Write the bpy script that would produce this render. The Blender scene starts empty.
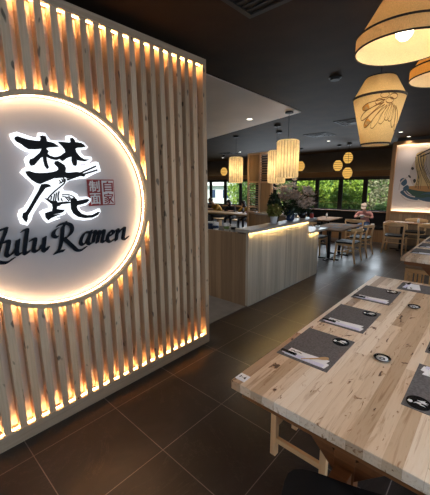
import bpy, bmesh, math, random
from mathutils import Vector, Matrix
from mathutils.geometry import tessellate_polygon
PI = math.pi
SC = bpy.context.scene
C = SC.collection
# ------------------------------------------------------------------ camera
CAMZ = 1.745
cam_d = bpy.data.cameras.new('camera'); cam = bpy.data.objects.new('camera', cam_d); C.objects.link(cam)
cam_d.sensor_fit = 'HORIZONTAL'; cam_d.sensor_width = 36.0; cam_d.lens = 311.0*36.0/430.0
cam_d.clip_start = 0.02; cam_d.clip_end = 200
cam.matrix_world = Matrix(((0.740763, -0.126245, 0.659797, 0), (0.671723, 0.150438, -0.725367, 0), (-0.007684, 0.980526, 0.196241, CAMZ), (0, 0, 0, 1)))
SC.camera = cam
SC.cycles.diffuse_bounces = 8
# ------------------------------------------------------------------ light
world = bpy.data.worlds.new('world'); SC.world = world; world.use_nodes = True
wn = world.node_tree; bgn = wn.nodes['Background']
bgn.inputs['Color'].default_value = (.62, .78, 1.0, 1); bgn.inputs['Strength'].default_value = 1.6
def area(name, loc, rot, sx, sy, power, col):
    l = bpy.data.lights.new(name, 'AREA'); l.shape = 'RECTANGLE'; l.size = sx; l.size_y = sy; l.energy = power; l.color = col
    o = bpy.data.objects.new(name, l); C.objects.link(o); o.location = loc; o.rotation_euler = rot; return o
sun_d = bpy.data.lights.new('sun', 'SUN'); sun_d.energy = 9.0; sun_d.angle = .01; sun_d.color = (1, .93, .8)
sun = bpy.data.objects.new('sun', sun_d); C.objects.link(sun); sun.rotation_euler = (math.radians(38), math.radians(30), 0)
# added area lights stand in for daylight from unseen windows behind and beside the camera
area('daylight_street_fill', (-.6, -3.2, 1.9), (math.radians(62), 0, 0), 4.6, 2.0, 22, (.84, .90, 1.0))
area('daylight_side_fill', (3.7, 2.2, 1.9), (0, math.radians(48), 0), 1.9, 6.0, 100, (.82, .89, 1.0))
area('daylight_back_window', (-6.2, 12.55, 1.5), (math.radians(-68), 0, 0), 7.0, 1.1, 270, (.80, .90, 1.0))
vs = SC.view_settings; vs.view_transform = 'Standard'; vs.look = 'None'; vs.exposure = 0.0; vs.gamma = 1.0; vs.use_curve_mapping = False
SIGN_BLACK= [[(0.6742, 2.0487), (0.6877, 2.0542), (0.7096, 2.0474), (0.7418, 2.04), (0.7823, 2.0367), (0.8189, 2.0387), (0.8254, 2.059), (0.8209, 2.0695), (0.8356, 2.0746), (0.8532, 2.0714), (0.8561, 2.051), (0.8571, 2.0401), (0.8971, 2.034), (0.9331, 2.0144), (0.9136, 2.0113), (0.8718, 2.0056), (0.8507, 2.0002), (0.8483, 1.9911), (0.8614, 1.9771), (0.8509, 1.9614), (0.8658, 1.9489), (0.8948, 1.94), (0.9221, 1.9446), (0.9385, 1.9533), (0.9391, 1.9363), (0.9086, 1.9254), (0.8786, 1.9291), (0.8537, 1.9391), (0.8449, 1.9461), (0.8421, 1.9196), (0.8462, 1.8896), (0.8518, 1.8724), (0.8419, 1.8629), (0.8307, 1.8814), (0.8256, 1.915), (0.8248, 1.9411), (0.8059, 1.9326), (0.7817, 1.9054), (0.7618, 1.8839), (0.7442, 1.8803), (0.7381, 1.8997), (0.745, 1.9182), (0.7666, 1.9267), (0.7897, 1.9464), (0.811, 1.9662), (0.8232, 1.9929), (0.7836, 1.9862), (0.7423, 1.9845), (0.7234, 1.9958), (0.7055, 2.012), (0.6809, 2.0237), (0.6709, 2.0366)], [(0.9314, 2.0445), (0.9617, 2.0447), (1.0062, 2.0444), (1.0203, 2.05), (1.0183, 2.076), (1.0323, 2.08), (1.0447, 2.0655), (1.0481, 2.0526), (1.0902, 2.0501), (1.1103, 2.0402), (1.1218, 2.0275), (1.0972, 2.0228), (1.0588, 2.018), (1.0438, 2.0079), (1.0506, 1.9817), (1.0762, 1.9517), (1.1037, 1.9369), (1.1433, 1.939), (1.1076, 1.926), (1.074, 1.9289), (1.0487, 1.9321), (1.0466, 1.9095), (1.0401, 1.8911), (1.0235, 1.8931), (1.0142, 1.9214), (1.0172, 1.9528), (1.0062, 1.9521), (0.978, 1.9416), (0.9492, 1.9199), (0.9368, 1.928), (0.9345, 1.9478), (0.9534, 1.962), (0.9775, 1.981), (0.9731, 1.9999), (0.9591, 2.0187)], [(0.709, 1.8404), (0.7297, 1.8432), (0.7563, 1.8342), (0.7913, 1.8313), (0.8314, 1.8337), (0.8692, 1.8392), (0.9005, 1.8477), (0.9155, 1.8575), (0.9171, 1.8731), (0.9046, 1.8866), (0.8944, 1.8993), (0.8996, 1.9126), (0.9152, 1.9157), (0.9344, 1.9044), (0.9568, 1.8904), (0.9637, 1.8704), (0.9579, 1.848), (0.9633, 1.8392), (0.9952, 1.84), (1.0424, 1.8457), (1.0705, 1.8399), (1.104, 1.8332), (1.0926, 1.8162), (1.0591, 1.8212), (1.0209, 1.8178), (0.9832, 1.8109), (0.9378, 1.8076), (0.8848, 1.8008), (0.8886, 1.8062), (0.849, 1.7902), (0.8104, 1.7747), (0.7876, 1.7648), (0.7702, 1.7693), (0.7409, 1.7894), (0.7167, 1.8187)], [(0.7956, 1.7586), (0.8237, 1.7616), (0.8454, 1.7561), (0.8518, 1.746), (0.8328, 1.743), (0.8151, 1.737), (0.7966, 1.7142), (0.7756, 1.6878), (0.7544, 1.6578), (0.729, 1.6207), (0.7078, 1.5875), (0.689, 1.5621), (0.6832, 1.5358), (0.6756, 1.5173), (0.6667, 1.5296), (0.6588, 1.5492), (0.6652, 1.5752), (0.6829, 1.5815), (0.6992, 1.6033), (0.7241, 1.64), (0.7498, 1.6809), (0.7709, 1.7109)], [(0.8047, 1.6675), (0.8243, 1.6629), (0.8416, 1.6488), (0.8796, 1.6449), (0.8848, 1.6338), (0.9478, 1.6383), (0.9797, 1.6341), (0.9651, 1.6273), (0.9104, 1.6244), (0.8959, 1.6133), (0.878, 1.6098), (0.8733, 1.5902), (0.8973, 1.5832), (0.9285, 1.5813), (0.9135, 1.5666), (0.8772, 1.5599), (0.8418, 1.5534), (0.9019, 1.5544), (0.8613, 1.5435), (0.8292, 1.5315), (0.8127, 1.5184), (0.7997, 1.5379), (0.799, 1.5657), (0.8261, 1.5734), (0.8455, 1.5769), (0.8535, 1.6021), (0.8506, 1.6262), (0.8368, 1.6388), (0.8197, 1.6552)], [(0.9818, 1.6554), (1.0013, 1.664), (1.0193, 1.654), (1.0228, 1.6397), (1.0521, 1.6433), (1.1023, 1.6509), (1.1168, 1.6436), (1.0951, 1.6271), (1.0494, 1.6149), (1.022, 1.6115), (1.014, 1.5977), (1.0213, 1.5736), (1.0476, 1.5431), (1.0911, 1.5282), (1.1322, 1.529), (1.1813, 1.5485), (1.1919, 1.5477), (1.1743, 1.5289), (1.1307, 1.5122), (1.0695, 1.5123), (1.0216, 1.5258), (0.9905, 1.5519), (0.9778, 1.5857), (0.9786, 1.623)]]
SIGN_WHITE= [(0.654, 2.0644), (0.6879, 2.0785), (0.7848, 2.0528), (0.8127, 2.06), (0.8201, 2.089), (0.8524, 2.0903), (0.881, 2.0513), (0.8774, 2.0512), (0.9274, 2.0475), (0.9981, 2.0541), (1.0016, 2.089), (1.0245, 2.0932), (1.0596, 2.0757), (1.0678, 2.0632), (1.1145, 2.0541), (1.1384, 2.0271), (1.1255, 2.0142), (1.0813, 2.0063), (1.0835, 1.9794), (1.1057, 1.958), (1.16, 1.9566), (1.1638, 1.9428), (1.1365, 1.9182), (1.0773, 1.9127), (1.071, 1.8969), (1.0743, 1.8805), (1.1977, 1.921), (1.2129, 1.917), (1.226, 1.8599), (1.1699, 1.8393), (1.1065, 1.807), (1.0574, 1.8027), (0.9811, 1.7901), (0.9517, 1.7675), (0.9311, 1.7406), (0.9269, 1.7432), (0.9371, 1.7115), (0.9915, 1.7077), (1.0272, 1.6865), (1.0393, 1.6627), (1.1034, 1.6634), (1.1275, 1.65), (1.1207, 1.6308), (1.0885, 1.61), (1.0434, 1.6028), (1.0298, 1.5921), (1.045, 1.5673), (1.0926, 1.5447), (1.1446, 1.5509), (1.1939, 1.5707), (1.1998, 1.5522), (1.1734, 1.5189), (1.1193, 1.5003), (1.0583, 1.4986), (1.0009, 1.5112), (0.9667, 1.5489), (0.9563, 1.5851), (0.9466, 1.5801), (0.9256, 1.5519), (0.8571, 1.5342), (0.8204, 1.5128), (0.8988, 1.5242), (0.8506, 1.5151), (0.811, 1.5025), (0.7943, 1.5224), (0.7726, 1.5739), (0.7974, 1.5856), (0.8359, 1.5951), (0.8369, 1.6189), (0.8218, 1.6394), (0.794, 1.6562), (0.7786, 1.6491), (0.7573, 1.6192), (0.7322, 1.5859), (0.7152, 1.5601), (0.7048, 1.5301), (0.6803, 1.4977), (0.6509, 1.5097), (0.6415, 1.5619), (0.654, 1.5948), (0.6825, 1.6081), (0.7111, 1.6482), (0.7405, 1.6926), (0.7667, 1.7376), (0.7613, 1.7527), (0.7267, 1.7864), (0.7462, 1.7745), (0.718, 1.8003), (0.6852, 1.8362), (0.704, 1.8548), (0.7293, 1.8702), (0.7207, 1.9134), (0.7296, 1.9319), (0.759, 1.9518), (0.7746, 1.9673), (0.7341, 1.9717), (0.7026, 1.9871), (0.6788, 2.0062), (0.6603, 2.0384)]
SIGN_LINES= [([(0.9643, 1.8035), (1.0309, 1.8244), (1.1933, 1.8942)], 0.008), ([(0.9675, 1.79), (1.0395, 1.8154), (1.2012, 1.8659)], 0.008), ([(0.8223, 1.6583), (0.8396, 1.6797), (0.8732, 1.7104), (0.9138, 1.7415), (0.9449, 1.7669), (0.9548, 1.7894), (0.95, 1.799)], 0.006), ([(0.8527, 1.6816), (0.8437, 1.6543)], 0.005), ([(0.8734, 1.6969), (0.8608, 1.6496)], 0.005), ([(0.8873, 1.7045), (0.8737, 1.6475)], 0.005), ([(0.906, 1.7121), (0.895, 1.6804), (0.8954, 1.6466)], 0.006), ([(0.913, 1.6637), (0.9203, 1.6424)], 0.005), ([(0.9123, 1.7891), (0.9205, 1.7765), (0.9129, 1.7638)], 0.005), ([(0.929, 1.7987), (0.9357, 1.7829), (0.9239, 1.767)], 0.005), ([(0.9424, 1.8052), (0.9449, 1.7861), (0.9395, 1.7765)], 0.005), ([(0.9212, 1.6875), (0.9709, 1.6862), (1.011, 1.6664)], 0.005), ([(0.9227, 1.6757), (0.9599, 1.6681), (0.9762, 1.6463)], 0.005), ([(0.9422, 1.6724), (0.9666, 1.6421)], 0.005), ([(0.9656, 1.679), (0.982, 1.6581)], 0.005)]
SIGN_LETTERS= {'l_capital': [[(0.5628, 1.4871), (0.551, 1.4527), (0.5347, 1.4189), (0.5206, 1.3895), (0.4989, 1.3344), (0.4792, 1.2839)], [(0.4716, 1.4578), (0.5024, 1.4717), (0.533, 1.4788), (0.5605, 1.4873)], [(0.4489, 1.2762), (0.4791, 1.283), (0.515, 1.2688), (0.5456, 1.2667), (0.5839, 1.2894)]], 'u': [[(0.5263, 1.3931), (0.5502, 1.4015), (0.5661, 1.3992), (0.5564, 1.3569), (0.544, 1.3177), (0.5581, 1.306), (0.5885, 1.3287), (0.6075, 1.3536)], [(0.6215, 1.4045), (0.6104, 1.3578), (0.6032, 1.3169), (0.614, 1.3057), (0.6317, 1.3168)]], 'l': [[(0.6479, 1.4568), (0.6794, 1.4654), (0.6695, 1.415), (0.6574, 1.3601), (0.6478, 1.3123), (0.6595, 1.3046), (0.6757, 1.321)]], 'u2': [[(0.6901, 1.3886), (0.7211, 1.3969), (0.714, 1.3565), (0.7039, 1.3194), (0.7202, 1.3099), (0.7486, 1.3269), (0.765, 1.3539)], [(0.7838, 1.4023), (0.7739, 1.3526), (0.7653, 1.3144), (0.7776, 1.3025), (0.7988, 1.3291)]], 'r_capital': [[(0.9348, 1.4946), (0.9277, 1.4748), (0.9124, 1.4551), (0.9043, 1.4105), (0.8909, 1.3511), (0.8711, 1.3003), (0.8361, 1.2754)], [(0.8361, 1.2754), (0.8694, 1.2836), (0.9028, 1.2859)], [(0.8745, 1.4531), (0.8513, 1.4355), (0.8417, 1.4105), (0.8519, 1.3927), (0.8695, 1.3905)], [(0.8739, 1.4681), (0.9004, 1.4805), (0.9374, 1.483), (0.9694, 1.4646), (0.9759, 1.4291), (0.9593, 1.4), (0.9309, 1.3803), (0.9118, 1.3751)], [(0.9183, 1.3665), (0.9452, 1.3341), (0.9728, 1.3016), (0.9976, 1.2738), (1.0333, 1.2705), (1.0678, 1.2896)]], 'a': [[(1.1067, 1.3984), (1.0736, 1.3982), (1.0466, 1.3694), (1.0309, 1.3314), (1.041, 1.3098), (1.0707, 1.3218), (1.1042, 1.3702)], [(1.1202, 1.409), (1.1042, 1.3702), (1.0874, 1.3235), (1.0983, 1.3055), (1.1203, 1.3147)]], 'm': [[(1.1339, 1.3939), (1.1535, 1.4007), (1.1401, 1.3566), (1.1267, 1.3124)], [(1.1456, 1.365), (1.1721, 1.394), (1.1865, 1.3924), (1.1753, 1.3521), (1.1617, 1.3075)], [(1.1789, 1.3609), (1.2113, 1.396), (1.2259, 1.3925), (1.2122, 1.3473), (1.2016, 1.3159), (1.2138, 1.3076), (1.235, 1.3208)]], 'e': [[(1.2574, 1.3463), (1.2998, 1.3602), (1.3064, 1.3785), (1.2864, 1.3875), (1.2582, 1.3557), (1.2501, 1.3188), (1.269, 1.2999), (1.3065, 1.3131)]], 'n': [[(1.3224, 1.3815), (1.3499, 1.3929), (1.3381, 1.3507), (1.327, 1.3035)], [(1.3416, 1.3551), (1.3878, 1.3937), (1.4101, 1.3981), (1.4013, 1.3529), (1.3927, 1.3114), (1.4144, 1.3036), (1.4417, 1.323)]]}
# seal [array([1.12226274, 1.7945347 ]), array([1.34612664, 1.79788299]), array([1.34254888, 1.59244327]), array([1.12744292, 1.60123458])]
MURAL= {'noodleA': [(-1.864, 2.516), (-1.778, 2.589), (-1.687, 2.595), (-1.626, 2.448), (-1.647, 2.214), (-1.551, 1.947), (-1.415, 1.733), (-1.353, 1.574), (-1.816, 1.572), (-1.79, 1.791), (-1.789, 2.007), (-1.861, 2.25)], 'strand1': [(-1.817, 2.513), (-1.769, 2.273), (-1.671, 2.003), (-1.528, 1.734), (-1.468, 1.601)], 'strand2': [(-1.75, 2.535), (-1.711, 2.27), (-1.605, 2.028), (-1.463, 1.76)], 'strand3': [(-1.8, 2.114), (-1.725, 1.844), (-1.723, 1.6)], 'strand4': [(-1.675, 2.477), (-1.673, 2.242), (-1.553, 1.973)], 'strand5': [(-1.797, 1.627), (-1.754, 1.898), (-1.817, 2.168), (-1.868, 2.464)], 'strand6': [(-1.632, 1.627), (-1.608, 1.842)], 'chopA': [(-1.838, 2.488), (-1.558, 2.65), (-0.763, 2.967)], 'chopB': [(-1.765, 2.457), (-1.505, 2.569), (-0.712, 2.868)], 'bowl': [(-2.013, 1.6), (-1.672, 1.56), (-1.216, 1.536), (-0.512, 1.528), (-0.573, 1.378), (-0.862, 1.243), (-1.411, 1.279), (-1.772, 1.38)], 'broth': [(-2.042, 1.641), (-1.875, 1.682), (-1.454, 1.681), (-1.014, 1.653), (-0.521, 1.603), (-0.512, 1.528), (-1.214, 1.523), (-1.67, 1.546)], 'wave1': [(-2.155, 1.515), (-2.044, 1.403), (-1.887, 1.322), (-1.692, 1.299), (-1.799, 1.407), (-1.926, 1.461), (-2.035, 1.572)], 'wave2': [(-1.796, 1.38), (-1.645, 1.301), (-1.408, 1.253), (-1.191, 1.312), (-1.423, 1.387), (-1.604, 1.356)], 'wave3': [(-1.659, 1.437), (-1.477, 1.467), (-1.288, 1.389), (-1.073, 1.42), (-1.211, 1.496), (-1.437, 1.521)], 'curl1': [(-2.151, 1.739), (-2.187, 1.851), (-2.118, 1.906), (-2.04, 1.877), (-2.005, 1.766), (-2.071, 1.683), (-2.124, 1.711)], 'curl2': [(-2.09, 1.627), (-1.999, 1.71), (-1.945, 1.655), (-1.961, 1.572), (-2.057, 1.544)], 'foam1': [(-2.122, 1.43), (-2.01, 1.32), (-1.833, 1.268), (-1.642, 1.273)], 'foam2': [(-2.057, 1.544), (-1.947, 1.433), (-1.772, 1.38)], 'foam3': [(-2.186, 1.571), (-2.177, 1.74), (-2.112, 1.85), (-1.997, 1.931)], 'leaf1': [(-1.948, 2.174), (-1.903, 2.199), (-1.874, 2.144), (-1.919, 2.119)], 'leaf2': [(-2.0, 1.958), (-1.945, 1.902), (-1.924, 1.929), (-1.978, 1.985)], 'leaf3': [(-1.867, 1.846), (-1.822, 1.873), (-1.793, 1.818), (-1.835, 1.764)]}
MURAL_CIRC= [(-1.849, 1.9), (-1.522, 1.893)]
# ------------------------------------------------------------------ materials
def mat(name):
    m = bpy.data.materials.new(name); m.use_nodes = True
    return m, m.node_tree, m.node_tree.nodes['Principled BSDF']
def plain(name, col, rough=.5, metal=0, emis=None, es=0, noise=0, nscale=20, bump=0, coat=0):
    m, t, b = mat(name)
    b.inputs['Base Color'].default_value = (*col, 1); b.inputs['Roughness'].default_value = rough; b.inputs['Metallic'].default_value = metal
    if name in ('dark_ceiling_paint', 'gloss_black_acrylic', 'gloss_navy_acrylic', 'black_vinyl', 'dark_timber_cap'): b.inputs['Specular IOR Level'].default_value = .18
    if name.startswith('gloss_'): b.inputs['Specular IOR Level'].default_value = .08
    if coat: b.inputs['Coat Weight'].default_value = coat
    if emis: b.inputs['Emission Color'].default_value = (*emis, 1); b.inputs['Emission Strength'].default_value = es
    if noise or bump:
        tc = t.nodes.new('ShaderNodeTexCoord'); n = t.nodes.new('ShaderNodeTexNoise'); n.inputs['Scale'].default_value = nscale; n.inputs['Detail'].default_value = 5
        t.links.new(tc.outputs['Object'], n.inputs['Vector'])
        if noise:
            r = t.nodes.new('ShaderNodeValToRGB'); r.color_ramp.elements[0].position = .3; r.color_ramp.elements[1].position = .7
            r.color_ramp.elements[0].color = (*[c*(1-noise) for c in col], 1); r.color_ramp.elements[1].color = (*[min(1, c*(1+noise)) for c in col], 1)
            t.links.new(n.outputs['Fac'], r.inputs['Fac']); t.links.new(r.outputs['Color'], b.inputs['Base Color'])
        if bump:
            bp = t.nodes.new('ShaderNodeBump'); bp.inputs['Strength'].default_value = bump; t.links.new(n.outputs['Fac'], bp.inputs['Height']); t.links.new(bp.outputs['Normal'], b.inputs['Normal'])
    return m
def mixc(t, fac, a, b, mode='MIX'):
    n = t.nodes.new('ShaderNodeMix'); n.data_type = 'RGBA'; n.blend_type = mode
    for s, v in ((n.inputs[0], fac), (n.inputs[6], a), (n.inputs[7], b)):
        if isinstance(v, (int, float)): s.default_value = v
        elif isinstance(v, tuple): s.default_value = (*v, 1)
        else: t.links.new(v, s)
    return n.outputs[2]
def ramp(t, fac, stops):
    r = t.nodes.new('ShaderNodeValToRGB'); e = r.color_ramp.elements
    while len(e) > 1: e.remove(e[0])
    e[0].position = stops[0][0]; e[0].color = (*stops[0][1], 1)
    for p, c in stops[1:]:
        k = e.new(p); k.color = (*c, 1)
    t.links.new(fac, r.inputs['Fac']); return r.outputs['Color']
def noise(t, vec, scale, detail=4, rough=.55, dist=0):
    n = t.nodes.new('ShaderNodeTexNoise'); n.inputs['Scale'].default_value = scale; n.inputs['Detail'].default_value = detail
    n.inputs['Roughness'].default_value = rough; n.inputs['Distortion'].default_value = dist
    t.links.new(vec, n.inputs['Vector']); return n.outputs['Fac']
def mapping(t, scale=(1, 1, 1), rot=(0, 0, 0), loc=(0, 0, 0)):
    tc = t.nodes.new('ShaderNodeTexCoord'); mp = t.nodes.new('ShaderNodeMapping')
    mp.inputs['Scale'].default_value = scale; mp.inputs['Rotation'].default_value = rot; mp.inputs['Location'].default_value = loc
    t.links.new(tc.outputs['Object'], mp.inputs['Vector']); return mp.outputs['Vector']
G3 = lambda v: (v, v, v)
def wood(name, light, dark, axis='z', scale=1.0, rough=.5, knots=0.0, planks=0, streak=1.0):
    """grain runs along the axis"""
    m, t, b = mat(name)
    s = [22*scale]*3; s['xyz'.index(axis)] = 1.2*scale
    v = mapping(t, tuple(s))
    g = noise(t, v, 1.0, 6, .6, .6)
    col = ramp(t, g, [(.28, dark), (.5, tuple((a+b_)/2 for a, b_ in zip(light, dark))), (.72, light)])
    if planks:
        ax = {'z': (1, 1, .0001), 'y': (1, .0001, 1), 'x': (.0001, 1, 1)}[axis]
        v3 = mapping(t, tuple(planks*c for c in ax)); vo = t.nodes.new('ShaderNodeTexVoronoi'); vo.feature = 'F1'; vo.inputs['Scale'].default_value = 1
        vo.inputs['Randomness'].default_value = .6; t.links.new(v3, vo.inputs['Vector'])
        sep = t.nodes.new('ShaderNodeSeparateColor'); t.links.new(vo.outputs['Color'], sep.inputs[0])
        col = mixc(t, 1.0, col, ramp(t, sep.outputs[0], [(0, G3(.78)), (1, G3(1.12))]), 'MULTIPLY')
    if knots:
        s2 = [7]*3; s2['xyz'.index(axis)] = 3.0
        oi2 = t.nodes.new('ShaderNodeObjectInfo'); cb2 = t.nodes.new('ShaderNodeVectorMath'); cb2.operation = 'MULTIPLY_ADD'; cb2.inputs[1].default_value = (40, 40, 40)
        t.links.new(oi2.outputs['Random'], cb2.inputs[0]); t.links.new(mapping(t, (26, 26, 11)), cb2.inputs[2])
        k = noise(t, cb2.outputs[0], 1.0, 1, .4)
        kk = ramp(t, k, [(.68, G3(1)), (.715, G3(.5)), (.75, G3(.12))])
        col = mixc(t, knots, col, kk, 'MULTIPLY')
    if name == 'pine_slat': # each batten has its own tone
        oi = t.nodes.new('ShaderNodeObjectInfo'); col = mixc(t, 1.0, col, ramp(t, oi.outputs['Random'], [(0, (.78, .72, .66)), (.5, (1, 1, 1)), (1, (1.12, 1.02, .92))]), 'MULTIPLY')
    t.links.new(col, b.inputs['Base Color']); b.inputs['Roughness'].default_value = rough
    return m
def butcher_block():
    m, t, b = mat('butcher_block')
    tc = t.nodes.new('ShaderNodeTexCoord'); sp = t.nodes.new('ShaderNodeSeparateXYZ'); cb = t.nodes.new('ShaderNodeCombineXYZ')
    t.links.new(tc.outputs['Object'], sp.inputs[0]); t.links.new(sp.outputs['Y'], cb.inputs['X']); t.links.new(sp.outputs['X'], cb.inputs['Y'])
    br = t.nodes.new('ShaderNodeTexBrick'); t.links.new(cb.outputs[0], br.inputs['Vector'])
    br.offset = .37; br.inputs['Scale'].default_value = 1; br.inputs['Brick Width'].default_value = 1.5; br.inputs['Row Height'].default_value = .066
    br.inputs['Mortar Size'].default_value = .0006; br.inputs['Mortar Smooth'].default_value = .2; br.inputs['Bias'].default_value = 0
    br.inputs['Color1'].default_value = (.0, .0, .0, 1); br.inputs['Color2'].default_value = (1, 1, 1, 1); br.inputs['Mortar'].default_value = (.2, .2, .2, 1)
    base = ramp(t, br.outputs['Color'], [(0, (.42, .285, .18)), (.3, (.62, .47, .33)), (.65, (.78, .635, .49)), (1, (.90, .79, .67))])
    # grain: wavy streaks along y, shifted from stave to stave
    v = t.nodes.new('ShaderNodeVectorMath'); v.operation = 'MULTIPLY_ADD'; v.inputs[1].default_value = (9, 9, 9)
    t.links.new(br.outputs['Color'], v.inputs[0]); 
    mp = mapping(t, (34, 2.2, 34)); t.links.new(mp, v.inputs[2])
    g = noise(t, v.outputs[0], 1.0, 5, .6, 1.4)
    col = mixc(t, .85, base, ramp(t, g, [(.32, (.62, .50, .40)), (.44, (.95, .92, .88)), (.58, (1.0, 1.0, 1.0)), (.70, (.74, .64, .54))]), 'MULTIPLY')
    v2 = t.nodes.new('ShaderNodeVectorMath'); v2.operation = 'MULTIPLY_ADD'; v2.inputs[1].default_value = (5, 5, 5)
    t.links.new(br.outputs['Color'], v2.inputs[0]); mp2 = mapping(t, (24, 9, 24)); t.links.new(mp2, v2.inputs[2])
    k = noise(t, v2.outputs[0], 1.0, 3, .6, .8)
    col = mixc(t, 1.0, col, ramp(t, k, [(.62, G3(1)), (.66, (.62, .47, .36)), (.69, (.12, .07, .04))]), 'MULTIPLY')
    t.links.new(col, b.inputs['Base Color']); b.inputs['Roughness'].default_value = .42
    return m
def floor_tiles():
    m, t, b = mat('floor_tiles')
    v = mapping(t, (1, 1, 1), loc=(2.0700, -.479+.0, 0))
    br = t.nodes.new('ShaderNodeTexBrick'); t.links.new(v, br.inputs['Vector']); br.offset = 0; br.squash = 1
    br.inputs['Scale'].default_value = 1; br.inputs['Brick Width'].default_value = .6; br.inputs['Row Height'].default_value = .6
    br.inputs['Mortar Size'].default_value = .0028; br.inputs['Mortar Smooth'].default_value = .1
    br.inputs['Color1'].default_value = (.022, .0175, .0165, 1); br.inputs['Color2'].default_value = (.029, .023, .021, 1); br.inputs['Mortar'].default_value = (.19, .16, .145, 1)
    n = noise(t, mapping(t, (1.6, 1.1, 1)), 1.6, 8, .62, 1.2)
    col = mixc(t, 1.0, br.outputs['Color'], ramp(t, n, [(.3, G3(.75)), (.5, G3(1)), (.7, G3(1.5))]), 'MULTIPLY')
    vn = noise(t, mapping(t, (1.3, .9, 1), loc=(4, 2, 0)), 1.0, 9, .68, 2.0)
    col = mixc(t, ramp(t, vn, [(.493, G3(0)), (.5, G3(.35)), (.507, G3(0))]), col, (.10, .08, .07))
    t.links.new(col, b.inputs['Base Color'])
    rr = ramp(t, n, [(.3, G3(.30)), (.7, G3(.42))]); t.links.new(rr, b.inputs['Roughness'])
    bp = t.nodes.new('ShaderNodeBump'); bp.inputs['Strength'].default_value = .08; t.links.new(n, bp.inputs['Height']); t.links.new(bp.outputs['Normal'], b.inputs['Normal'])
    return m
def fabric_shade(name, col, trans=.6, weave=260, emis=0):
    m, t, b = mat(name); out = t.nodes['Material Output']; t.nodes.remove(b)
    v = mapping(t, (weave, weave, weave*.5)); n = noise(t, v, 1, 3, .7)
    c = mixc(t, 1.0, ramp(t, n, [(.3, G3(.68)), (.7, G3(1.0))]), col, 'MULTIPLY')
    d = t.nodes.new('ShaderNodeBsdfDiffuse'); tr = t.nodes.new('ShaderNodeBsdfTranslucent'); mx = t.nodes.new('ShaderNodeMixShader'); mx.inputs[0].default_value = trans
    t.links.new(c, d.inputs[0]); t.links.new(c, tr.inputs[0]); t.links.new(d.outputs[0], mx.inputs[1]); t.links.new(tr.outputs[0], mx.inputs[2])
    res = mx.outputs[0]
    if emis:
        e = t.nodes.new('ShaderNodeEmission'); e.inputs[1].default_value = emis; t.links.new(c, e.inputs[0]); a = t.nodes.new('ShaderNodeAddShader')
        t.links.new(res, a.inputs[0]); t.links.new(e.outputs[0], a.inputs[1]); res = a.outputs[0]
    t.links.new(res, out.inputs[0]); return m
def glow(name, col, s):
    m, t, b = mat(name); out = t.nodes['Material Output']; t.nodes.remove(b)
    e = t.nodes.new('ShaderNodeEmission'); e.inputs[0].default_value = (*col, 1); e.inputs[1].default_value = s
    t.links.new(e.outputs[0], out.inputs[0]); return m
def glass_mat():
    m, t, b = mat('window_glass'); out = t.nodes['Material Output']; t.nodes.remove(b)
    tr = t.nodes.new('ShaderNodeBsdfTransparent'); gl = t.nodes.new('ShaderNodeBsdfGlossy'); gl.inputs['Roughness'].default_value = .02
    tr.inputs[0].default_value = (.93, .96, .95, 1); mx = t.nodes.new('ShaderNodeMixShader'); mx.inputs[0].default_value = .05
    t.links.new(tr.outputs[0], mx.inputs[1]); t.links.new(gl.outputs[0], mx.inputs[2]); t.links.new(mx.outputs[0], out.inputs[0]); return m
def leaf_mat(name, a, b_):
    m, t, b = mat(name); v = mapping(t); n = noise(t, v, 2.2, 3)
    t.links.new(ramp(t, n, [(.35, a), (.65, b_)]), b.inputs['Base Color']); b.inputs['Roughness'].default_value = .55
    return m
WARM = (1.0, .56, .22)
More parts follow.
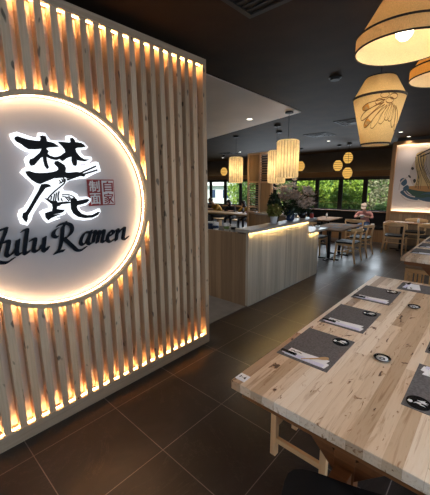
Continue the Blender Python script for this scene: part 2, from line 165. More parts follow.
M = dict(
    seatwood=wood('stool_seat_wood', (.30, .19, .11), (.20, .12, .07), 'x', 1.2, .6),
    floor=floor_tiles(), block=butcher_block(),
    kfloor=plain('grey_vinyl', (.19, .175, .17), .6, noise=.15, nscale=6),
    ceil=plain('dark_ceiling_paint', (.026, .0125, .0045), .75, noise=.25, nscale=3, bump=.1),
    soffit=plain('pale_soffit_paint', (.66, .57, .50), .6, noise=.05, nscale=2),
    dwall=plain('charcoal_wall_paint', (.060, .052, .046), .7, noise=.1, nscale=4),
    pwall=plain('plaster_wall', (.38, .33, .28), .8),
    slat=wood('pine_slat', (.70, .545, .38), (.54, .40, .265), 'z', 2.6, .55, knots=.85, planks=9),
    frame=wood('pine_frame', (.55, .43, .31), (.38, .28, .19), 'y', 1, .55),
    backpanel=plain('pine_back_panel', (.74, .60, .48), .6),
    ring=plain('bent_oak_ring', (.50, .37, .235), .5, noise=.12, nscale=14),
    disc=plain('white_disc', (.50, .47, .48), .45),
    led=glow('warm_led_strip', (1.0, .53, .20), 140), ledring=glow('warm_led_ring', (1.0, .66, .36), 46), ledcounter=glow('counter_led', (1.0, .64, .24), 105), ledmural=glow('mural_led', (1.0, .80, .52), 60), ledcove=glow('cove_led', (1.0, .62, .25), 7),
    signwhite=plain('backlit_white_acrylic', (.85, .87, .9), .4, emis=(.93, .96, 1), es=1.0),
    signblack=plain('gloss_black_acrylic', (.005, .006, .009), .35), signnavy=plain('gloss_navy_acrylic', (.006, .009, .015), .22),
    red=plain('seal_red', (.24, .006, .006), .5), sealwhite=plain('seal_white', (.66, .62, .62), .5),
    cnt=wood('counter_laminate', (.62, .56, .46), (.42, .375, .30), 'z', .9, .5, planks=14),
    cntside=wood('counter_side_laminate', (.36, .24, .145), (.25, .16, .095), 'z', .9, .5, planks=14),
    stone=plain('grey_stone_top', (.40, .375, .345), .35, noise=.08, nscale=9),
    oak=wood('light_oak', (.82, .56, .31), (.64, .40, .20), 'z', 1.6, .45), oakx=wood('oak_rail', (.80, .53, .28), (.62, .38, .18), 'x', 1.6, .45),
    timber=wood('orange_timber', (.36, .19, .075), (.24, .115, .04), 'x', 1.2, .5), timberz=wood('warm_timber_post', (.34, .19, .09), (.24, .13, .06), 'z', 1.2, .5),
    timbercap=plain('dark_timber_cap', (.14, .07, .03), .9), panel=wood('timber_panelling', (.33, .22, .13), (.23, .15, .09), 'z', 1, .55, planks=8),
    lat=wood('timber_lattice', (.46, .31, .18), (.34, .22, .12), 'z', 1.2, .5), latf=wood('timber_lattice_frame', (.82, .60, .39), (.66, .46, .29), 'z', 1.2, .5),
    rust=wood('red_brown_timber', (.26, .10, .032), (.15, .052, .016), 'x', 1.4, .45),
    black=plain('black_paint', (.009, .008, .008), .6), blackleather=plain('black_vinyl', (.008, .008, .009), .6, bump=.05, nscale=60),
    steel=plain('black_steel', (.02, .02, .021), .35, .6), alu=plain('black_window_frame', (.010, .010, .011), .5),
    mat=plain('grey_felt', (.125, .118, .125), .95, noise=.28, nscale=90, bump=.3), paper=plain('white_paper', (.86, .87, .92), .7), lilac=plain('lilac_paper', (.74, .73, .90), .7),
    spoon=plain('bamboo', (.50, .31, .14), .5), ceramic=plain('black_ceramic', (.008, .008, .010), .25), white=plain('white_ceramic', (.70, .70, .72), .35),
    shade=fabric_shade('linen_shade', (.86, .62, .33), .42), shadeb=fabric_shade('glowing_linen_shade', (.98, .74, .38), .6), shadec=fabric_shade('orange_linen_shade', (.95, .56, .18), .7), shadein=fabric_shade('shade_lining', (.95, .82, .60), .55, 400), trim=plain('black_trim_tape', (.015, .010, .008), .8),
    pleat=fabric_shade('pleated_paper_shade', (.95, .80, .50), .55, 20, .2), pleatrim=plain('pleat_wire', (.34, .19, .07), .6), lantern=glow('lantern_paper', (1.0, .55, .12), .85), lanternband=plain('lantern_rib', (.30, .14, .03), .6),
    bulb=glow('bulb_glass', (1.0, .88, .66), 12), down=glow('downlight_lens', (1.0, .9, .75), 5), art=plain('shade_ink', (.20, .09, .02), .7), artfill=plain('shade_ink_fill', (.75, .36, .06), .7),
    glass=glass_mat(), leafA=leaf_mat('bright_leaves', (.10, .22, .02), (.42, .55, .07)), leafB=leaf_mat('mid_leaves', (.05, .13, .03), (.20, .32, .07)), leafC=leaf_mat('olive_leaves', (.11, .12, .06), (.35, .33, .20)),
    leafD=leaf_mat('dark_leaves', (.012, .028, .010), (.035, .06, .02)), leafE=leaf_mat('yellow_green_leaves', (.06, .09, .015), (.30, .28, .06)), bark=plain('bark', (.10, .07, .05), .9),
    blossom=fabric_shade('cream_pink_petals', (.98, .86, .78), .5, 20), dusty=plain('dusty_rose_petals', (.10, .04, .03), .7, noise=.4, nscale=25), navy=plain('navy_glaze', (.03, .05, .11), .25), redp=plain('red_plastic', (.42, .03, .015), .4),
    ground=plain('outdoor_grass', (.10, .16, .04), .9, noise=.4, nscale=2), cladding=plain('pale_cladding', (.72, .72, .72), .7), roof=plain('pale_roof', (.8, .8, .8), .6),
    skin=plain('skin', (.45, .26, .18), .55), pink=plain('dusty_pink_tee', (.60, .27, .25), .9), jeans=plain('denim', (.09, .16, .32), .9), cap=plain('beige_cap', (.72, .58, .50), .9), hair=plain('dark_hair', (.02, .014, .010), .6),
    mustard=plain('mustard_jacket', (.40, .20, .02), .9), yellow=plain('yellow_top', (.48, .28, .04), .9), darkcloth=plain('dark_clothes', (.03, .03, .035), .9), shoe=plain('shoe', (.05, .05, .05), .7),
    mural_bg=plain('mural_ground', (.50, .45, .45), .7), m_tan=plain('mural_tan', (.44, .31, .14), .7), m_dark=plain('mural_black', (.02, .018, .02), .7), m_green=plain('mural_green', (.02, .055, .045), .7), m_blue=plain('mural_blue', (.03, .07, .12), .7), m_pale=plain('mural_pale_circle', (.40, .34, .32), .7), m_broth=plain('mural_orange', (.34, .17, .06), .7),
)
# ------------------------------------------------------------------ helpers
def tag(o, label=None, cat=None, group=None, kind=None):
    if label: o['label'] = label
    if cat: o['category'] = cat
    if group: o['group'] = group
    if kind: o['kind'] = kind
    return o
def thing(name, label, cat, loc=(0, 0, 0), rz=0, group=None):
    o = bpy.data.objects.new(name, None); C.objects.link(o); o.location = loc; o.rotation_euler = (0, 0, rz); o.empty_display_size = .1
    return tag(o, label, cat, group)
def obj(name, bm, m, parent=None, smooth=False, bevel=0, loc=None):
    me = bpy.data.meshes.new(name)
    bmesh.ops.recalc_face_normals(bm, faces=bm.faces)
    if smooth:
        for f in bm.faces: f.smooth = True
    bm.to_mesh(me); bm.free()
    o = bpy.data.objects.new(name, me); C.objects.link(o)
    if isinstance(m, (list, tuple)):
        for k in m: me.materials.append(k)
    else: me.materials.append(m)
    if parent: o.parent = parent
    if loc: o.location = loc
    if bevel:
        b = o.modifiers.new('bevel', 'BEVEL'); b.width = bevel; b.segments = 2; b.limit_method = 'ANGLE'; b.angle_limit = .6
    return o
def struct(name, bm, m, **k): return tag(obj(name, bm, m, **k), kind='structure')
def BM(): return bmesh.new()
def box(bm, x0, x1, y0, y1, z0, z1, mi=0):
    v = [bm.verts.new(p) for p in ((x0, y0, z0), (x1, y0, z0), (x1, y1, z0), (x0, y1, z0), (x0, y0, z1), (x1, y0, z1), (x1, y1, z1), (x0, y1, z1))]
    for f in ((0, 3, 2, 1), (4, 5, 6, 7), (0, 1, 5, 4), (1, 2, 6, 5), (2, 3, 7, 6), (3, 0, 4, 7)): bm.faces.new([v[i] for i in f]).material_index = mi
    return bm
def boxo(*a): return box(BM(), *a)
def tube(bm, pts, rad, n=10, cap=True, mi=0):
    pts = [Vector(p) for p in pts]; rad = rad if isinstance(rad, (list, tuple)) else [rad]*len(pts); rings = []
    up = None
    for i, p in enumerate(pts):
        d = (pts[min(i+1, len(pts)-1)]-pts[max(i-1, 0)]).normalized()
        if up is None: up = Vector((0, 0, 1)) if abs(d.z) < .9 else Vector((0, 1, 0))
        a = d.cross(up).normalized(); up2 = a.cross(d).normalized()
        rings.append([bm.verts.new(p+(a*math.cos(2*PI*k/n)+up2*math.sin(2*PI*k/n))*rad[i]) for k in range(n)])
    for r0, r1 in zip(rings, rings[1:]):
        for k in range(n): bm.faces.new((r0[k], r0[(k+1) % n], r1[(k+1) % n], r1[k])).material_index = mi
    if cap:
        bm.faces.new(rings[0][::-1]).material_index = mi; bm.faces.new(rings[-1]).material_index = mi
    return bm
def lathe(bm, prof, n=32, c=(0, 0, 0), mi=0, flute=0, nf=0, close=False):
    rings = []
    for r, z in prof:
        rings.append([bm.verts.new((c[0]+(r*(1+(flute if (k % 2) else 0)))*math.cos(2*PI*k/n), c[1]+(r*(1+(flute if (k % 2) else 0)))*math.sin(2*PI*k/n), c[2]+z)) for k in range(n)])
    for r0, r1 in zip(rings, rings[1:]):
        for k in range(n): bm.faces.new((r0[k], r0[(k+1) % n], r1[(k+1) % n], r1[k])).material_index = mi
    if close:
        if prof[0][0] > 1e-5: bm.faces.new(rings[0][::-1]).material_index = mi
        if prof[-1][0] > 1e-5: bm.faces.new(rings[-1]).material_index = mi
    return bm
def cyl(bm, c, r, z0, z1, n=24, mi=0): return lathe(bm, [(r, z0), (r, z1)], n, c, mi, close=True)
def prism(bm, poly, fn, d0, d1, mi=0):
    """closed outline poly of 2D points, fn(u, v, d) -> 3D, thickness from d0 to d1"""
    lo = [bm.verts.new(fn(u, v, d0)) for u, v in poly]; hi = [bm.verts.new(fn(u, v, d1)) for u, v in poly]
    tri = tessellate_polygon([[Vector((u, v, 0)) for u, v in poly]])
    for t in tri:
        for s in (lo, hi):
            try: bm.faces.new([s[i] for i in t]).material_index = mi
            except ValueError: pass
    n = len(poly)
    for i in range(n): bm.faces.new((lo[i], lo[(i+1) % n], hi[(i+1) % n], hi[i])).material_index = mi
    return bm
def smooth_path(pts, k=5, closed=False):
    if len(pts) < 3 and not closed: return pts
    out = []; n = len(pts)
    rng = range(n if closed else n-1)
    for i in rng:
        g = (lambda j: pts[j % n]) if closed else (lambda j: pts[max(0, min(n-1, j))])
        p0, p1, p2, p3 = g(i-1), g(i), g(i+1), g(i+2)
        for s in range(k):
            t = s/k; out.append(tuple(.5*((2*b)+(-a+c)*t+(2*a-5*b+4*c-d)*t*t+(-a+3*b-3*c+d)*t**3) for a, b, c, d in zip(p0, p1, p2, p3)))
    if not closed: out.append(tuple(pts[-1]))
    return out
def stroke(bm, path, w, fn, d0, d1, nib=None, mi=0):
    """a ribbon of width w along the path, or swept with a broad nib"""
    path = smooth_path(path, 6)
    L, Rr = [], []
    for i, p in enumerate(path):
        a = Vector(path[max(i-1, 0)]); b = Vector(path[min(i+1, len(path)-1)]); d = (b-a).normalized(); nrm = Vector((-d.y, d.x))
        if nib:
            h = Vector(nib)*.5
            if h.dot(nrm) < 0: h = -h
            h = h+nrm*.0022; h2 = nrm*max(h.dot(nrm), .0028)+d*(h.dot(d))
            h = h2
        else: h = nrm*w*.5
        q = Vector(p); L.append(q+h); Rr.append(q-h)
    vl = [[bm.verts.new(fn(q.x, q.y, d)) for q in S] for S in (L, Rr) for d in (d0, d1)]
    l0, l1, r0, r1 = vl
    for i in range(len(path)-1):
        for f in ((l1[i], l1[i+1], r1[i+1], r1[i]), (l0[i], r0[i], r0[i+1], l0[i+1]), (l0[i], l0[i+1], l1[i+1], l1[i]), (r0[i], r1[i], r1[i+1], r0[i+1])): bm.faces.new(f).material_index = mi
    bm.faces.new((l0[0], l1[0], r1[0], r0[0])); bm.faces.new((l0[-1], r0[-1], r1[-1], l1[-1]))
    return bm
def kids(o): return [c for c in list(C.objects) if c.parent == o]
KIDS = {}
def dup(root, loc=None, rz=None, label=None, group=None, scale=None):
    def cp(o, par):
        c = o.copy(); C.objects.link(c)
        if par: c.parent = par; c.matrix_parent_inverse = o.matrix_parent_inverse
        for k in kids(o): cp(k, c)
        return c
    r = cp(root, None)
    if loc: r.location = loc
    if rz is not None: r.rotation_euler = (0, 0, rz)
    if scale: r.scale = scale
    if label: r['label'] = label
    if group: r['group'] = group
    return r
rnd = random.Random(7)
# ------------------------------------------------------------------ room shell
CH = 3.0
struct('floor', boxo(-13, 4, -3.5, 12.9, -.1, 0), M['floor'])
struct('trim_kitchen_floor', boxo(-10.5, -2.56, -3.4, 3.47, 0, .004), M['kfloor'])
struct('ceiling', boxo(-13, 4, -3.5, 13.0, CH, CH+.12), M['ceil'])
bm = BM(); prism(bm, [(-2.655, .2), (-2.655, 2.4), (-2.78, 5.33), (-7.9, 7.12), (-7.9, .2)], lambda u, v, d: (u, v, d), CH-.012, CH+.001)
struct('ceiling_soffit', bm, M['soffit'])
def wall_with_hole(name, plane, c0, c1, a0, a1, h0, h1, z0, z1, m):
    b = BM()
    def bx(s0, s1, q0, q1):
        if plane == 'x': box(b, c0, c1, s0, s1, q0, q1)
        else: box(b, s0, s1, c0, c1, q0, q1)
    bx(a0, a1, 0, z0); bx(a0, a1, z1, CH); bx(a0, h0, z0, z1); bx(h1, a1, z0, z1)
    return struct(name, b, m)
wall_with_hole('wall_back', 'y', 12.8, 12.95, -13, -2.3, -12.6, -2.75, .72, 1.96, M['dwall'])
wall_with_hole('wall_front', 'y', -3.6, -3.45, -13, 4, -3.0, 2.0, .45, 2.65, M['pwall'])
wall_with_hole('wall_right', 'x', 4.0, 4.15, -3.5, 10.4, -.9, 5.4, .6, 2.6, M['pwall'])
struct('wall_left', boxo(-13.15, -13, -3.5, 12.9, 0, CH), M['pwall'])
struct('wall_mural', boxo(-2.36, 4, 10.31, 10.45, 0, CH), M['dwall'])
struct('wall_side', boxo(-2.36, -2.3, 10.45, 12.8, 0, CH), M['dwall'])
# windows: frame with mullions and one pane each
def windows(prefix, plane, c, edges, z0, z1, start, depth=.07, mull=.075):
    k = start
    for e0, e1 in zip(edges, edges[1:]):
        w = BM(); m2 = mull/2
        def bx(b, s0, s1, q0, q1, d=depth):
            if plane == 'x': box(b, c-d/2, c+d/2, s0, s1, q0, q1)
            else: box(b, s0, s1, c-d/2, c+d/2, q0, q1)
        bx(w, e0, e0+m2, z0, z1); bx(w, e1-m2, e1, z0, z1); bx(w, e0+m2, e1-m2, z0, z0+.05); bx(w, e0+m2, e1-m2, z1-.05, z1)
        f = struct('window_%d' % k, w, M['alu']); p = BM(); bx(p, e0+m2, e1-m2, z0+.05, z1-.05, .008)
        obj('window_pane', p, M['glass'], f); k += 1
    return k
k = windows('window', 'y', 12.83, [-12.6, -11.94, -10.89, -9.87, -8.85, -7.86, -6.84, -5.795, -4.81, -3.875, -2.75], .72, 1.96, 1, mull=.16)
k = windows('window', 'y', -3.52, [-3.0, -1.33, .33, 2.0], .45, 2.65, k)
k = windows('window', 'x', 4.07, [-.9, 1.2, 3.3, 5.4], .6, 2.6, k)
# timber fascia and sill of the window wall, with its warm cove strip
struct('trim_1', box(boxo(-12.9, -2.38, 12.64, 12.8, 2.03, 2.19), -12.9, -2.38, 12.62, 12.64, 2.03, 2.225), M['timber'])
struct('trim_2', boxo(-12.9, -2.38, 12.64, 12.8, .64, .70), M['timber'])
cs = obj('cove_light_strip', boxo(-12.8, -2.5, 12.66, 12.68, 2.19, 2.196), M['ledcove']); tag(cs, 'warm light strip on top of the timber fascia over the back windows', 'light strip')
struct('trim_3', boxo(-2.44, -2.34, 10.2, 10.31, 0, 2.9), M['timberz'])
struct('trim_4', boxo(-2.34, 4, 10.235, 10.31, 0, .90), M['panel'])
struct('trim_5', boxo(-2.34, 4, 10.215, 10.31, .90, .945), M['timber'])

# ------------------------------------------------------------------ slatted partition
PX = -2.26
Y0, Y1, ZT = -.57, 2.37, 2.925
CY, CZ, RO, RI = .90, 1.62, .732, .703
part = thing('slatted_partition', 'tall pine slat partition wall glowing between its battens beside the entrance floor', 'partition', (PX, .9, 0))
def L(b): # geometry given in room coordinates, stored relative to the partition's base
    bmesh.ops.translate(b, verts=b.verts, vec=(-PX, -.9, 0)); return b
b = BM(); box(b, PX-.15, PX+.008, Y0, Y1, ZT-.055, ZT); box(b, PX-.15, PX+.008, Y0, Y1, 0, .10); obj('frame_rail', L(b), M['frame'], part, bevel=.003)
b = BM(); box(b, PX-.15, PX+.008, Y1-.05, Y1, .10, ZT-.055); box(b, PX-.15, PX+.008, Y0, Y0+.05, .10, ZT-.055); obj('frame_stile', L(b), M['slat'], part, bevel=.003)
obj('back_panel', L(boxo(PX-.10, PX-.073, Y0+.05, Y1-.05, .10, ZT-.055)), M['backpanel'], part)
def slat(yr, z0, z1):
    w = .046; yl = yr-w
    o = obj('slat', BM(), M['slat'], part)
    b = BM(); box(b, -.035, .035, -w/2, w/2, z0, z1)
    me = bpy.data.meshes.new('slat'); bmesh.ops.recalc_face_normals(b, faces=b.faces); b.to_mesh(me); b.free(); me.materials.append(M['slat']); o.data = me
    o.location = (-.037, yr-w/2-.9, 0)
k = -12
while True:
    yr = .709+.0958*k
    if yr > Y1-.06: break
    if yr-.046 > Y0+.05:
        d0 = min(abs(yr-CY), abs(yr-.046-CY)) if not (yr-.046 < CY < yr) else 0
        if d0 < RO-.02:
            h = math.sqrt((RO-.012)**2-max(d0, 0)**2)
            hm = math.sqrt(max((RO-.012)**2-max(abs(yr-CY), abs(yr-.046-CY))**2, 0))
            h = (h+hm)/2
            slat(yr, .10, CZ-h); slat(yr, CZ+h, ZT-.055)
        else: slat(yr, .10, ZT-.055)
    k += 1
# warm strips in the cavity behind the slats
b = BM(); box(b, PX-.030, PX-.022, Y0+.06, Y1-.06, ZT-.0595, ZT-.0555); box(b, PX-.030, PX-.022, Y0+.06, Y1-.06, .1005, .1045)
obj('light_strip', L(b), M['led'], part)
b = BM(); n = 96
def ringsweep(b, sec, cy, cz, n=96):
    rings = []
    for i in range(n):
        a = 2*PI*i/n; rings.append([b.verts.new((x, cy+r*math.cos(a), cz+r*math.sin(a))) for x, r in sec])
    m_ = len(sec)
    for i in range(n):
        r0, r1 = rings[i], rings[(i+1) % n]
        for j in range(m_): b.faces.new((r0[j], r0[(j+1) % m_], r1[(j+1) % m_], r1[j]))
    return b
ringsweep(b, [(PX-.030, RO+.0005), (PX-.022, RO+.0005), (PX-.022, RO+.0045), (PX-.030, RO+.0045)], CY, CZ)
obj('ring_light_strip', L(b), M['led'], part)
# ------------------------------------------------------------------ round sign
sign = thing('round_restaurant_sign', 'big round backlit restaurant sign with black lettering set into the slat partition', 'sign', (PX, CY, CZ))
def S(b): bmesh.ops.translate(b, verts=b.verts, vec=(-PX, -CY, -CZ)); return b
obj('ring', S(ringsweep(BM(), [(PX-.0725, RI), (PX+.010, RI), (PX+.010, RO), (PX-.0725, RO)], CY, CZ)), M['ring'], sign, smooth=False)
b = BM(); n = 96
c0 = b.verts.new((PX-.050, CY, CZ)); pr = None
f1 = [b.verts.new((PX-.050, CY+(RI-.002)*math.cos(2*PI*i/n), CZ+(RI-.002)*math.sin(2*PI*i/n))) for i in range(n)]
f0 = [b.verts.new((PX-.070, CY+(RI-.002)*math.cos(2*PI*i/n), CZ+(RI-.002)*math.sin(2*PI*i/n))) for i in range(n)]
for i in range(n):
    b.faces.new((c0, f1[i], f1[(i+1) % n])); b.faces.new((f1[i], f0[i], f0[(i+1) % n], f1[(i+1) % n]))
b.faces.new(f0)
bmesh.ops.translate(b, verts=b.verts, vec=(-.018, 0, 0))
obj('disc', S(b), M['disc'], sign)
obj('halo_light_strip', S(ringsweep(BM(), [(PX-.040, RI-.003), (PX-.033, RI-.003), (PX-.033, RI), (PX-.040, RI)], CY, CZ)), M['ledring'], sign)
DX = PX-.062
yz = lambda u, v, d: (d, u, v)
def grow(P, d):
    P = [Vector(p) for p in P]; ar = sum(a.x*b_.y-b_.x*a.y for a, b_ in zip(P, P[1:]+P[:1])); s = 1 if ar > 0 else -1; out = []
    for i, p in enumerate(P):
        e1 = (p-P[i-1]); e2 = (P[(i+1) % len(P)]-p)
        if e1.length < 1e-6 or e2.length < 1e-6: continue
        n_ = (Vector((e1.y, -e1.x)).normalized()+Vector((e2.y, -e2.x)).normalized())
        n_ = n_.normalized() if n_.length > .2 else Vector((0, 0)); out.append(tuple(p+n_*d*s))
    return out
b = BM()
for y_, z_ in ((sum(p[0] for p in P_)/len(P_), sum(p[1] for p in P_)/len(P_)) for P_ in SIGN_BLACK[:4]): b = tube(BM(), [(PX-.068, y_, z_), (PX-.06, y_, z_)], .004, 6); obj('standoff_pin', S(b), M['steel'], sign)
b = prism(BM(), grow(SIGN_WHITE, .005), yz, DX, DX+.026); logo = obj('logo_backing', S(b), M['signwhite'], sign)
for P_ in SIGN_BLACK:
    obj('brush_stroke', S(prism(BM(), grow(P_, .0025), yz, DX+.026, DX+.034)), M['signblack'], logo)
for P_, w in SIGN_LINES:
    obj('noodle_line' if w < .0075 else 'chopstick_line', S(stroke(BM(), P_[0] if isinstance(P_[0], list) else P_, w*1.45, yz, DX+.026, DX+.031)), M['signblack'], logo)
for nm, strokes in SIGN_LETTERS.items():
    b = BM()
    for i, st in enumerate(strokes): stroke(b, st, .02, yz, DX, DX+.018+.0005*i, nib=(.021, .013))
    obj({'u2': 'letter_u'}.get(nm, 'letter_'+nm), S(b), M['signnavy'], sign)
# red seal with four characters
SY0, SY1, SZ0, SZ1 = 1.122, 1.343, 1.596, 1.796
SM = (SY0+SY1)/2
b = boxo(DX, DX+.010, SY0, SY1, SZ0, SZ1); seal = obj('red_seal', S(b), M['red'], sign, bevel=.004)
obj('seal_inset', S(boxo(DX+.010, DX+.012, SM+.004, SY1-.009, SZ0+.009, SZ1-.009)), M['sealwhite'], seal)
def glyph(ch, y0, z0, size, m, par, depth=.002, x=DX+.012):
    cu = bpy.data.curves.new('glyph', 'FONT'); cu.body = ch; cu.size = size; cu.extrude = depth/2
    t = bpy.data.objects.new('glyph', cu); C.objects.link(t)
    me = bpy.data.meshes.new_from_object(t.evaluated_get(bpy.context.evaluated_depsgraph_get()))
    bpy.data.objects.remove(t); bb = bmesh.new(); bb.from_mesh(me)
    if not bb.verts: return None
    xs = [v.co.x for v in bb.verts]; ys = [v.co.y for v in bb.verts]; w = max(xs)-min(xs); h = max(ys)-min(ys)
    for v in bb.verts:
        u = (v.co.x-min(xs))/max(w, 1e-6)*size; q = (v.co.y-min(ys))/max(h, 1e-6)*size
        v.co = Vector((x+depth/2+v.co.z, y0+u, z0+q))
    return obj('seal_character', S(bb), m, par)
bpy.context.view_layer.update()
for ch_, gy, gz, gs, gm, gx in (('制', SY0+.012, 1.702, .082, 'sealwhite', .010), ('面', SY0+.012, 1.608, .082, 'sealwhite', .010), ('自', SM+.014, 1.700, .080, 'red', .012), ('家', SM+.014, 1.608, .080, 'red', .012)):
    for q_, (oy, oz) in enumerate(((0, 0), (.0025, 0), (0, .0025), (.0025, .0025))): glyph(ch_, gy+oy, gz+oz, gs, M[gm], seal, x=DX+gx+.0003*q_)

# ------------------------------------------------------------------ counter
ctr = thing('service_counter', 'wood-fronted service counter with pale stone top lit from under its ledge', 'counter', (-2.6, 3.47, 0))
def K(b): bmesh.ops.translate(b, verts=b.verts, vec=(2.6, -3.47, 0)); return b
obj('front_panel', K(boxo(-2.57, -2.53, 3.47, 5.33, .02, 1.085)), M['cnt'], ctr)
obj('low_front_panel', K(boxo(-2.57, -2.53, 5.33, 5.78, .02, .86)), M['cnt'], ctr)
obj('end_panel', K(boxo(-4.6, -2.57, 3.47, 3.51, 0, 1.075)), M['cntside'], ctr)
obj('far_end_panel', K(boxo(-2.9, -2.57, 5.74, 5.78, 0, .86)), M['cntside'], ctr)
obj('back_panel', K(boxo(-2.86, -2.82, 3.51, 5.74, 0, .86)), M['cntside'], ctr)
obj('plinth', K(boxo(-2.56, -2.535, 3.49, 5.78, 0, .02)), M['stone'], ctr)
obj('worktop', K(boxo(-2.74, -2.48, 3.44, 5.56, 1.092, 1.137)), M['stone'], ctr, bevel=.003)
obj('worktop_bearer', K(boxo(-2.73, -2.57, 3.51, 5.33, 1.03, 1.092)), M['cntside'], ctr)
obj('low_shelf', K(boxo(-2.92, -2.47, 5.33, 6.05, .862, .897)), M['stone'], ctr, bevel=.003)
obj('light_strip', K(boxo(-2.517, -2.507, 3.49, 5.31, 1.0890, 1.0921)), M['ledcounter'], ctr)
obj('low_light_strip', K(boxo(-2.517, -2.507, 5.36, 5.76, .8590, .8621)), M['ledcounter'], ctr)
bench_b = boxo(-4.5, -2.9, 3.52, 4.25, 0, 1.02); kb = obj('back_bench', bench_b, M['black']); tag(kb, 'black work bench tucked behind the wooden end panel of the counter', 'bench')

# ------------------------------------------------------------------ butcher block tables
def make_table(label, loc):
    t = thing('dining_table', label, 'table', loc)
    obj('tabletop', boxo(-.52, .52, -1.265, 1.255, .70, .75), M['block'], t, bevel=.003)
    for s in (-1, 1): obj('bearer', boxo(-.48, .48, s*1.19-.035, s*1.19+.035, .645, .70), M['rust'], t, bevel=.003)
    for s in (-1, 1):
        yc = s*1.0
        for q in (-1, 1):
            P_ = [(q*.40, .70), (q*.29, .70), (q*.02, .42), (q*.02, .31)]
            obj('brace', prism(BM(), P_, lambda u, v, d: (u, d, v), yc-.035, yc+.035), M['rust'], t, bevel=.003)
        obj('post', boxo(-.05, .05, yc-.04, yc+.04, .06, .70), M['rust'], t, bevel=.003)
        obj('foot', boxo(-.24, .24, yc-.045, yc+.045, 0, .06), M['rust'], t, bevel=.004)
    obj('stretcher', boxo(-.04, .04, -1.18, 1.18, .31, .39), M['rust'], t, bevel=.003)
    return t
TX = -.40
t1 = make_table('near butcher block dining table with pale knotty staves, cut off by the frame', (TX, 2.395, 0))
t2 = dup(t1, (TX, 6.095, 0), label='second butcher block dining table, behind the near one at the right edge')
# ---- place settings
TZ = .75
ME = {}
def placemat(x, y, w, l, label, z=TZ):
    o = obj('placemat', boxo(-w/2, w/2, -l/2, l/2, 0, .003), M['mat'], loc=(x, y, z)); return tag(o, label, 'placemat', 'grey placemats')
def make_coaster(label, loc, rz):
    o = thing('coaster', label, 'coaster', loc, rz)
    obj('disc', cyl(BM(), (0, 0, 0), .05, 0, .005, 36), M['ceramic'], o, smooth=False)
    b = BM(); f = lambda u, v, d: (u, v, d)
    prism(b, [(-.034+.010*math.cos(a*PI/4), .001+.011*math.sin(a*PI/4)) for a in range(8)], f, .005, .006)
    prism(b, [(-.022, -.008), (-.010, -.006), (-.004, -.012), (.008, -.016), (.006, -.008), (.014, .000), (-.004, .002), (-.014, -.002)], f, .005, .006)
    prism(b, [(-.004, .014), (.008, .006), (.014, -.004), (.034, -.012), (.024, -.002), (.038, .000), (.026, .006), (.030, .016), (.012, .014)], f, .005, .006)
    prism(b, [(.0, -.018), (.022, -.026), (.010, -.014)], f, .005, .006)
    obj('white_emblem', b, M['white'], o); return o
def make_dish(label, loc, rz):
    o = thing('soy_dish', label, 'dish', loc, rz)
    obj('bowl', lathe(BM(), [(.026, 0), (.045, .010), (.046, .012), (.042, .011), (.024, .004), (.0001, .004)], 32), M['ceramic'], o, smooth=True)
    b = BM(); lathe(b, [(.016, .0045), (.030, .0075), (.031, .0085), (.016, .0055)], 32); obj('white_ring', b, M['white'], o, smooth=True)
    obj('swirl', lathe(BM(), [(.0001, .0042), (.008, .0042), (.008, .0052), (.0001, .0052)], 20), M['white'], o); return o
def make_set(label, loc, rz):
    o = thing('chopstick_set', label, 'chopsticks', loc, rz)
    obj('paper_sleeve', boxo(-.115, .135, -.014, .014, 0, .004), M['lilac'], o)
    b = BM()
    for s in (-1, 1): tube(b, [(-.125, s*.006, .008), (-.03, s*.006, .008)], .0045, 8)
    obj('chopstick', b, M['ceramic'], o, smooth=True)
    return o
def make_napkin(label, loc, rz):
    o = thing('paper_napkin', label, 'napkin', loc, rz)
    b = BM(); f = lambda u, v, d: (u, v, d)
    prism(b, [(-.115, -.032), (.130, -.036), (.138, .014), (.118, .020), (.126, .056), (-.02, .046), (-.11, .052)], f, 0, .003)
    obj('folded_sheet', b, M['paper'], o)
    b = BM(); stroke(b, [(-.10, .022), (-.085, .03), (-.07, .020), (-.05, .030), (-.03, .022)], .006, f, .003, .0035); obj('black_print', b, M['ceramic'], o)
    return o
def make_spoon(label, loc, rz):
    o = thing('wooden_spoon', label, 'spoon', loc, rz)
    b = prism(BM(), smooth_path([(-.10, -.003), (-.02, -.004), (.012, -.012), (.042, -.012), (.052, 0), (.042, .012), (.012, .012), (-.02, .004), (-.10, .003)], 4, True), lambda u, v, d: (u, v, d+.12*max(0, .03-abs(u-.02))*0), 0, .004)
    obj('bowl_and_handle', b, M['spoon'], o); return o
protoC = protoS = protoN = None
settings = []
def setting(cx, cy, side, where, full=True):
    global protoC, protoS, protoN
    placemat(cx, cy, .31, .44, 'grey felt placemat, '+where)
    s = 1 if side == 'l' else -1; rz = 0 if side == 'l' else PI
    cx0 = (cx+s*.09, cy+.155, TZ+.003) if side == 'l' else (cx+s*-.0-.09, cy-.165, TZ+.003)
    if side == 'r': cx0 = (cx-.095, cy-.165, TZ+.003)
    for key, mk, nm, cat, loc, r in (('c', make_coaster, 'black coaster with white emblem, ', 'g', cx0, .35), ('n', make_napkin, 'folded paper napkin, ', 'g', (cx-s*.0+.0, cy+s*-.165+.0, TZ+.003), rz+.02), ('s', make_set, 'black-ended chopsticks in sleeve, ', 'g', (cx-s*.015, cy-s*.185, TZ+.006), rz-.02)):
        lab = nm+where; grp = {'c': 'coasters', 'n': 'paper napkins', 's': 'chopstick sets'}[key]
        if key not in ME: ME[key] = mk(lab, loc, r); ME[key]['group'] = grp
        else: dup(ME[key], loc, r, lab, grp)
rowsL = [(1.738, 'nearest on the left side of the near table'), (2.332, 'second on the left side of the near table'), (3.0, 'third on the left side of the near table')]
for y, w in rowsL: setting(-.73, y, 'l', w)
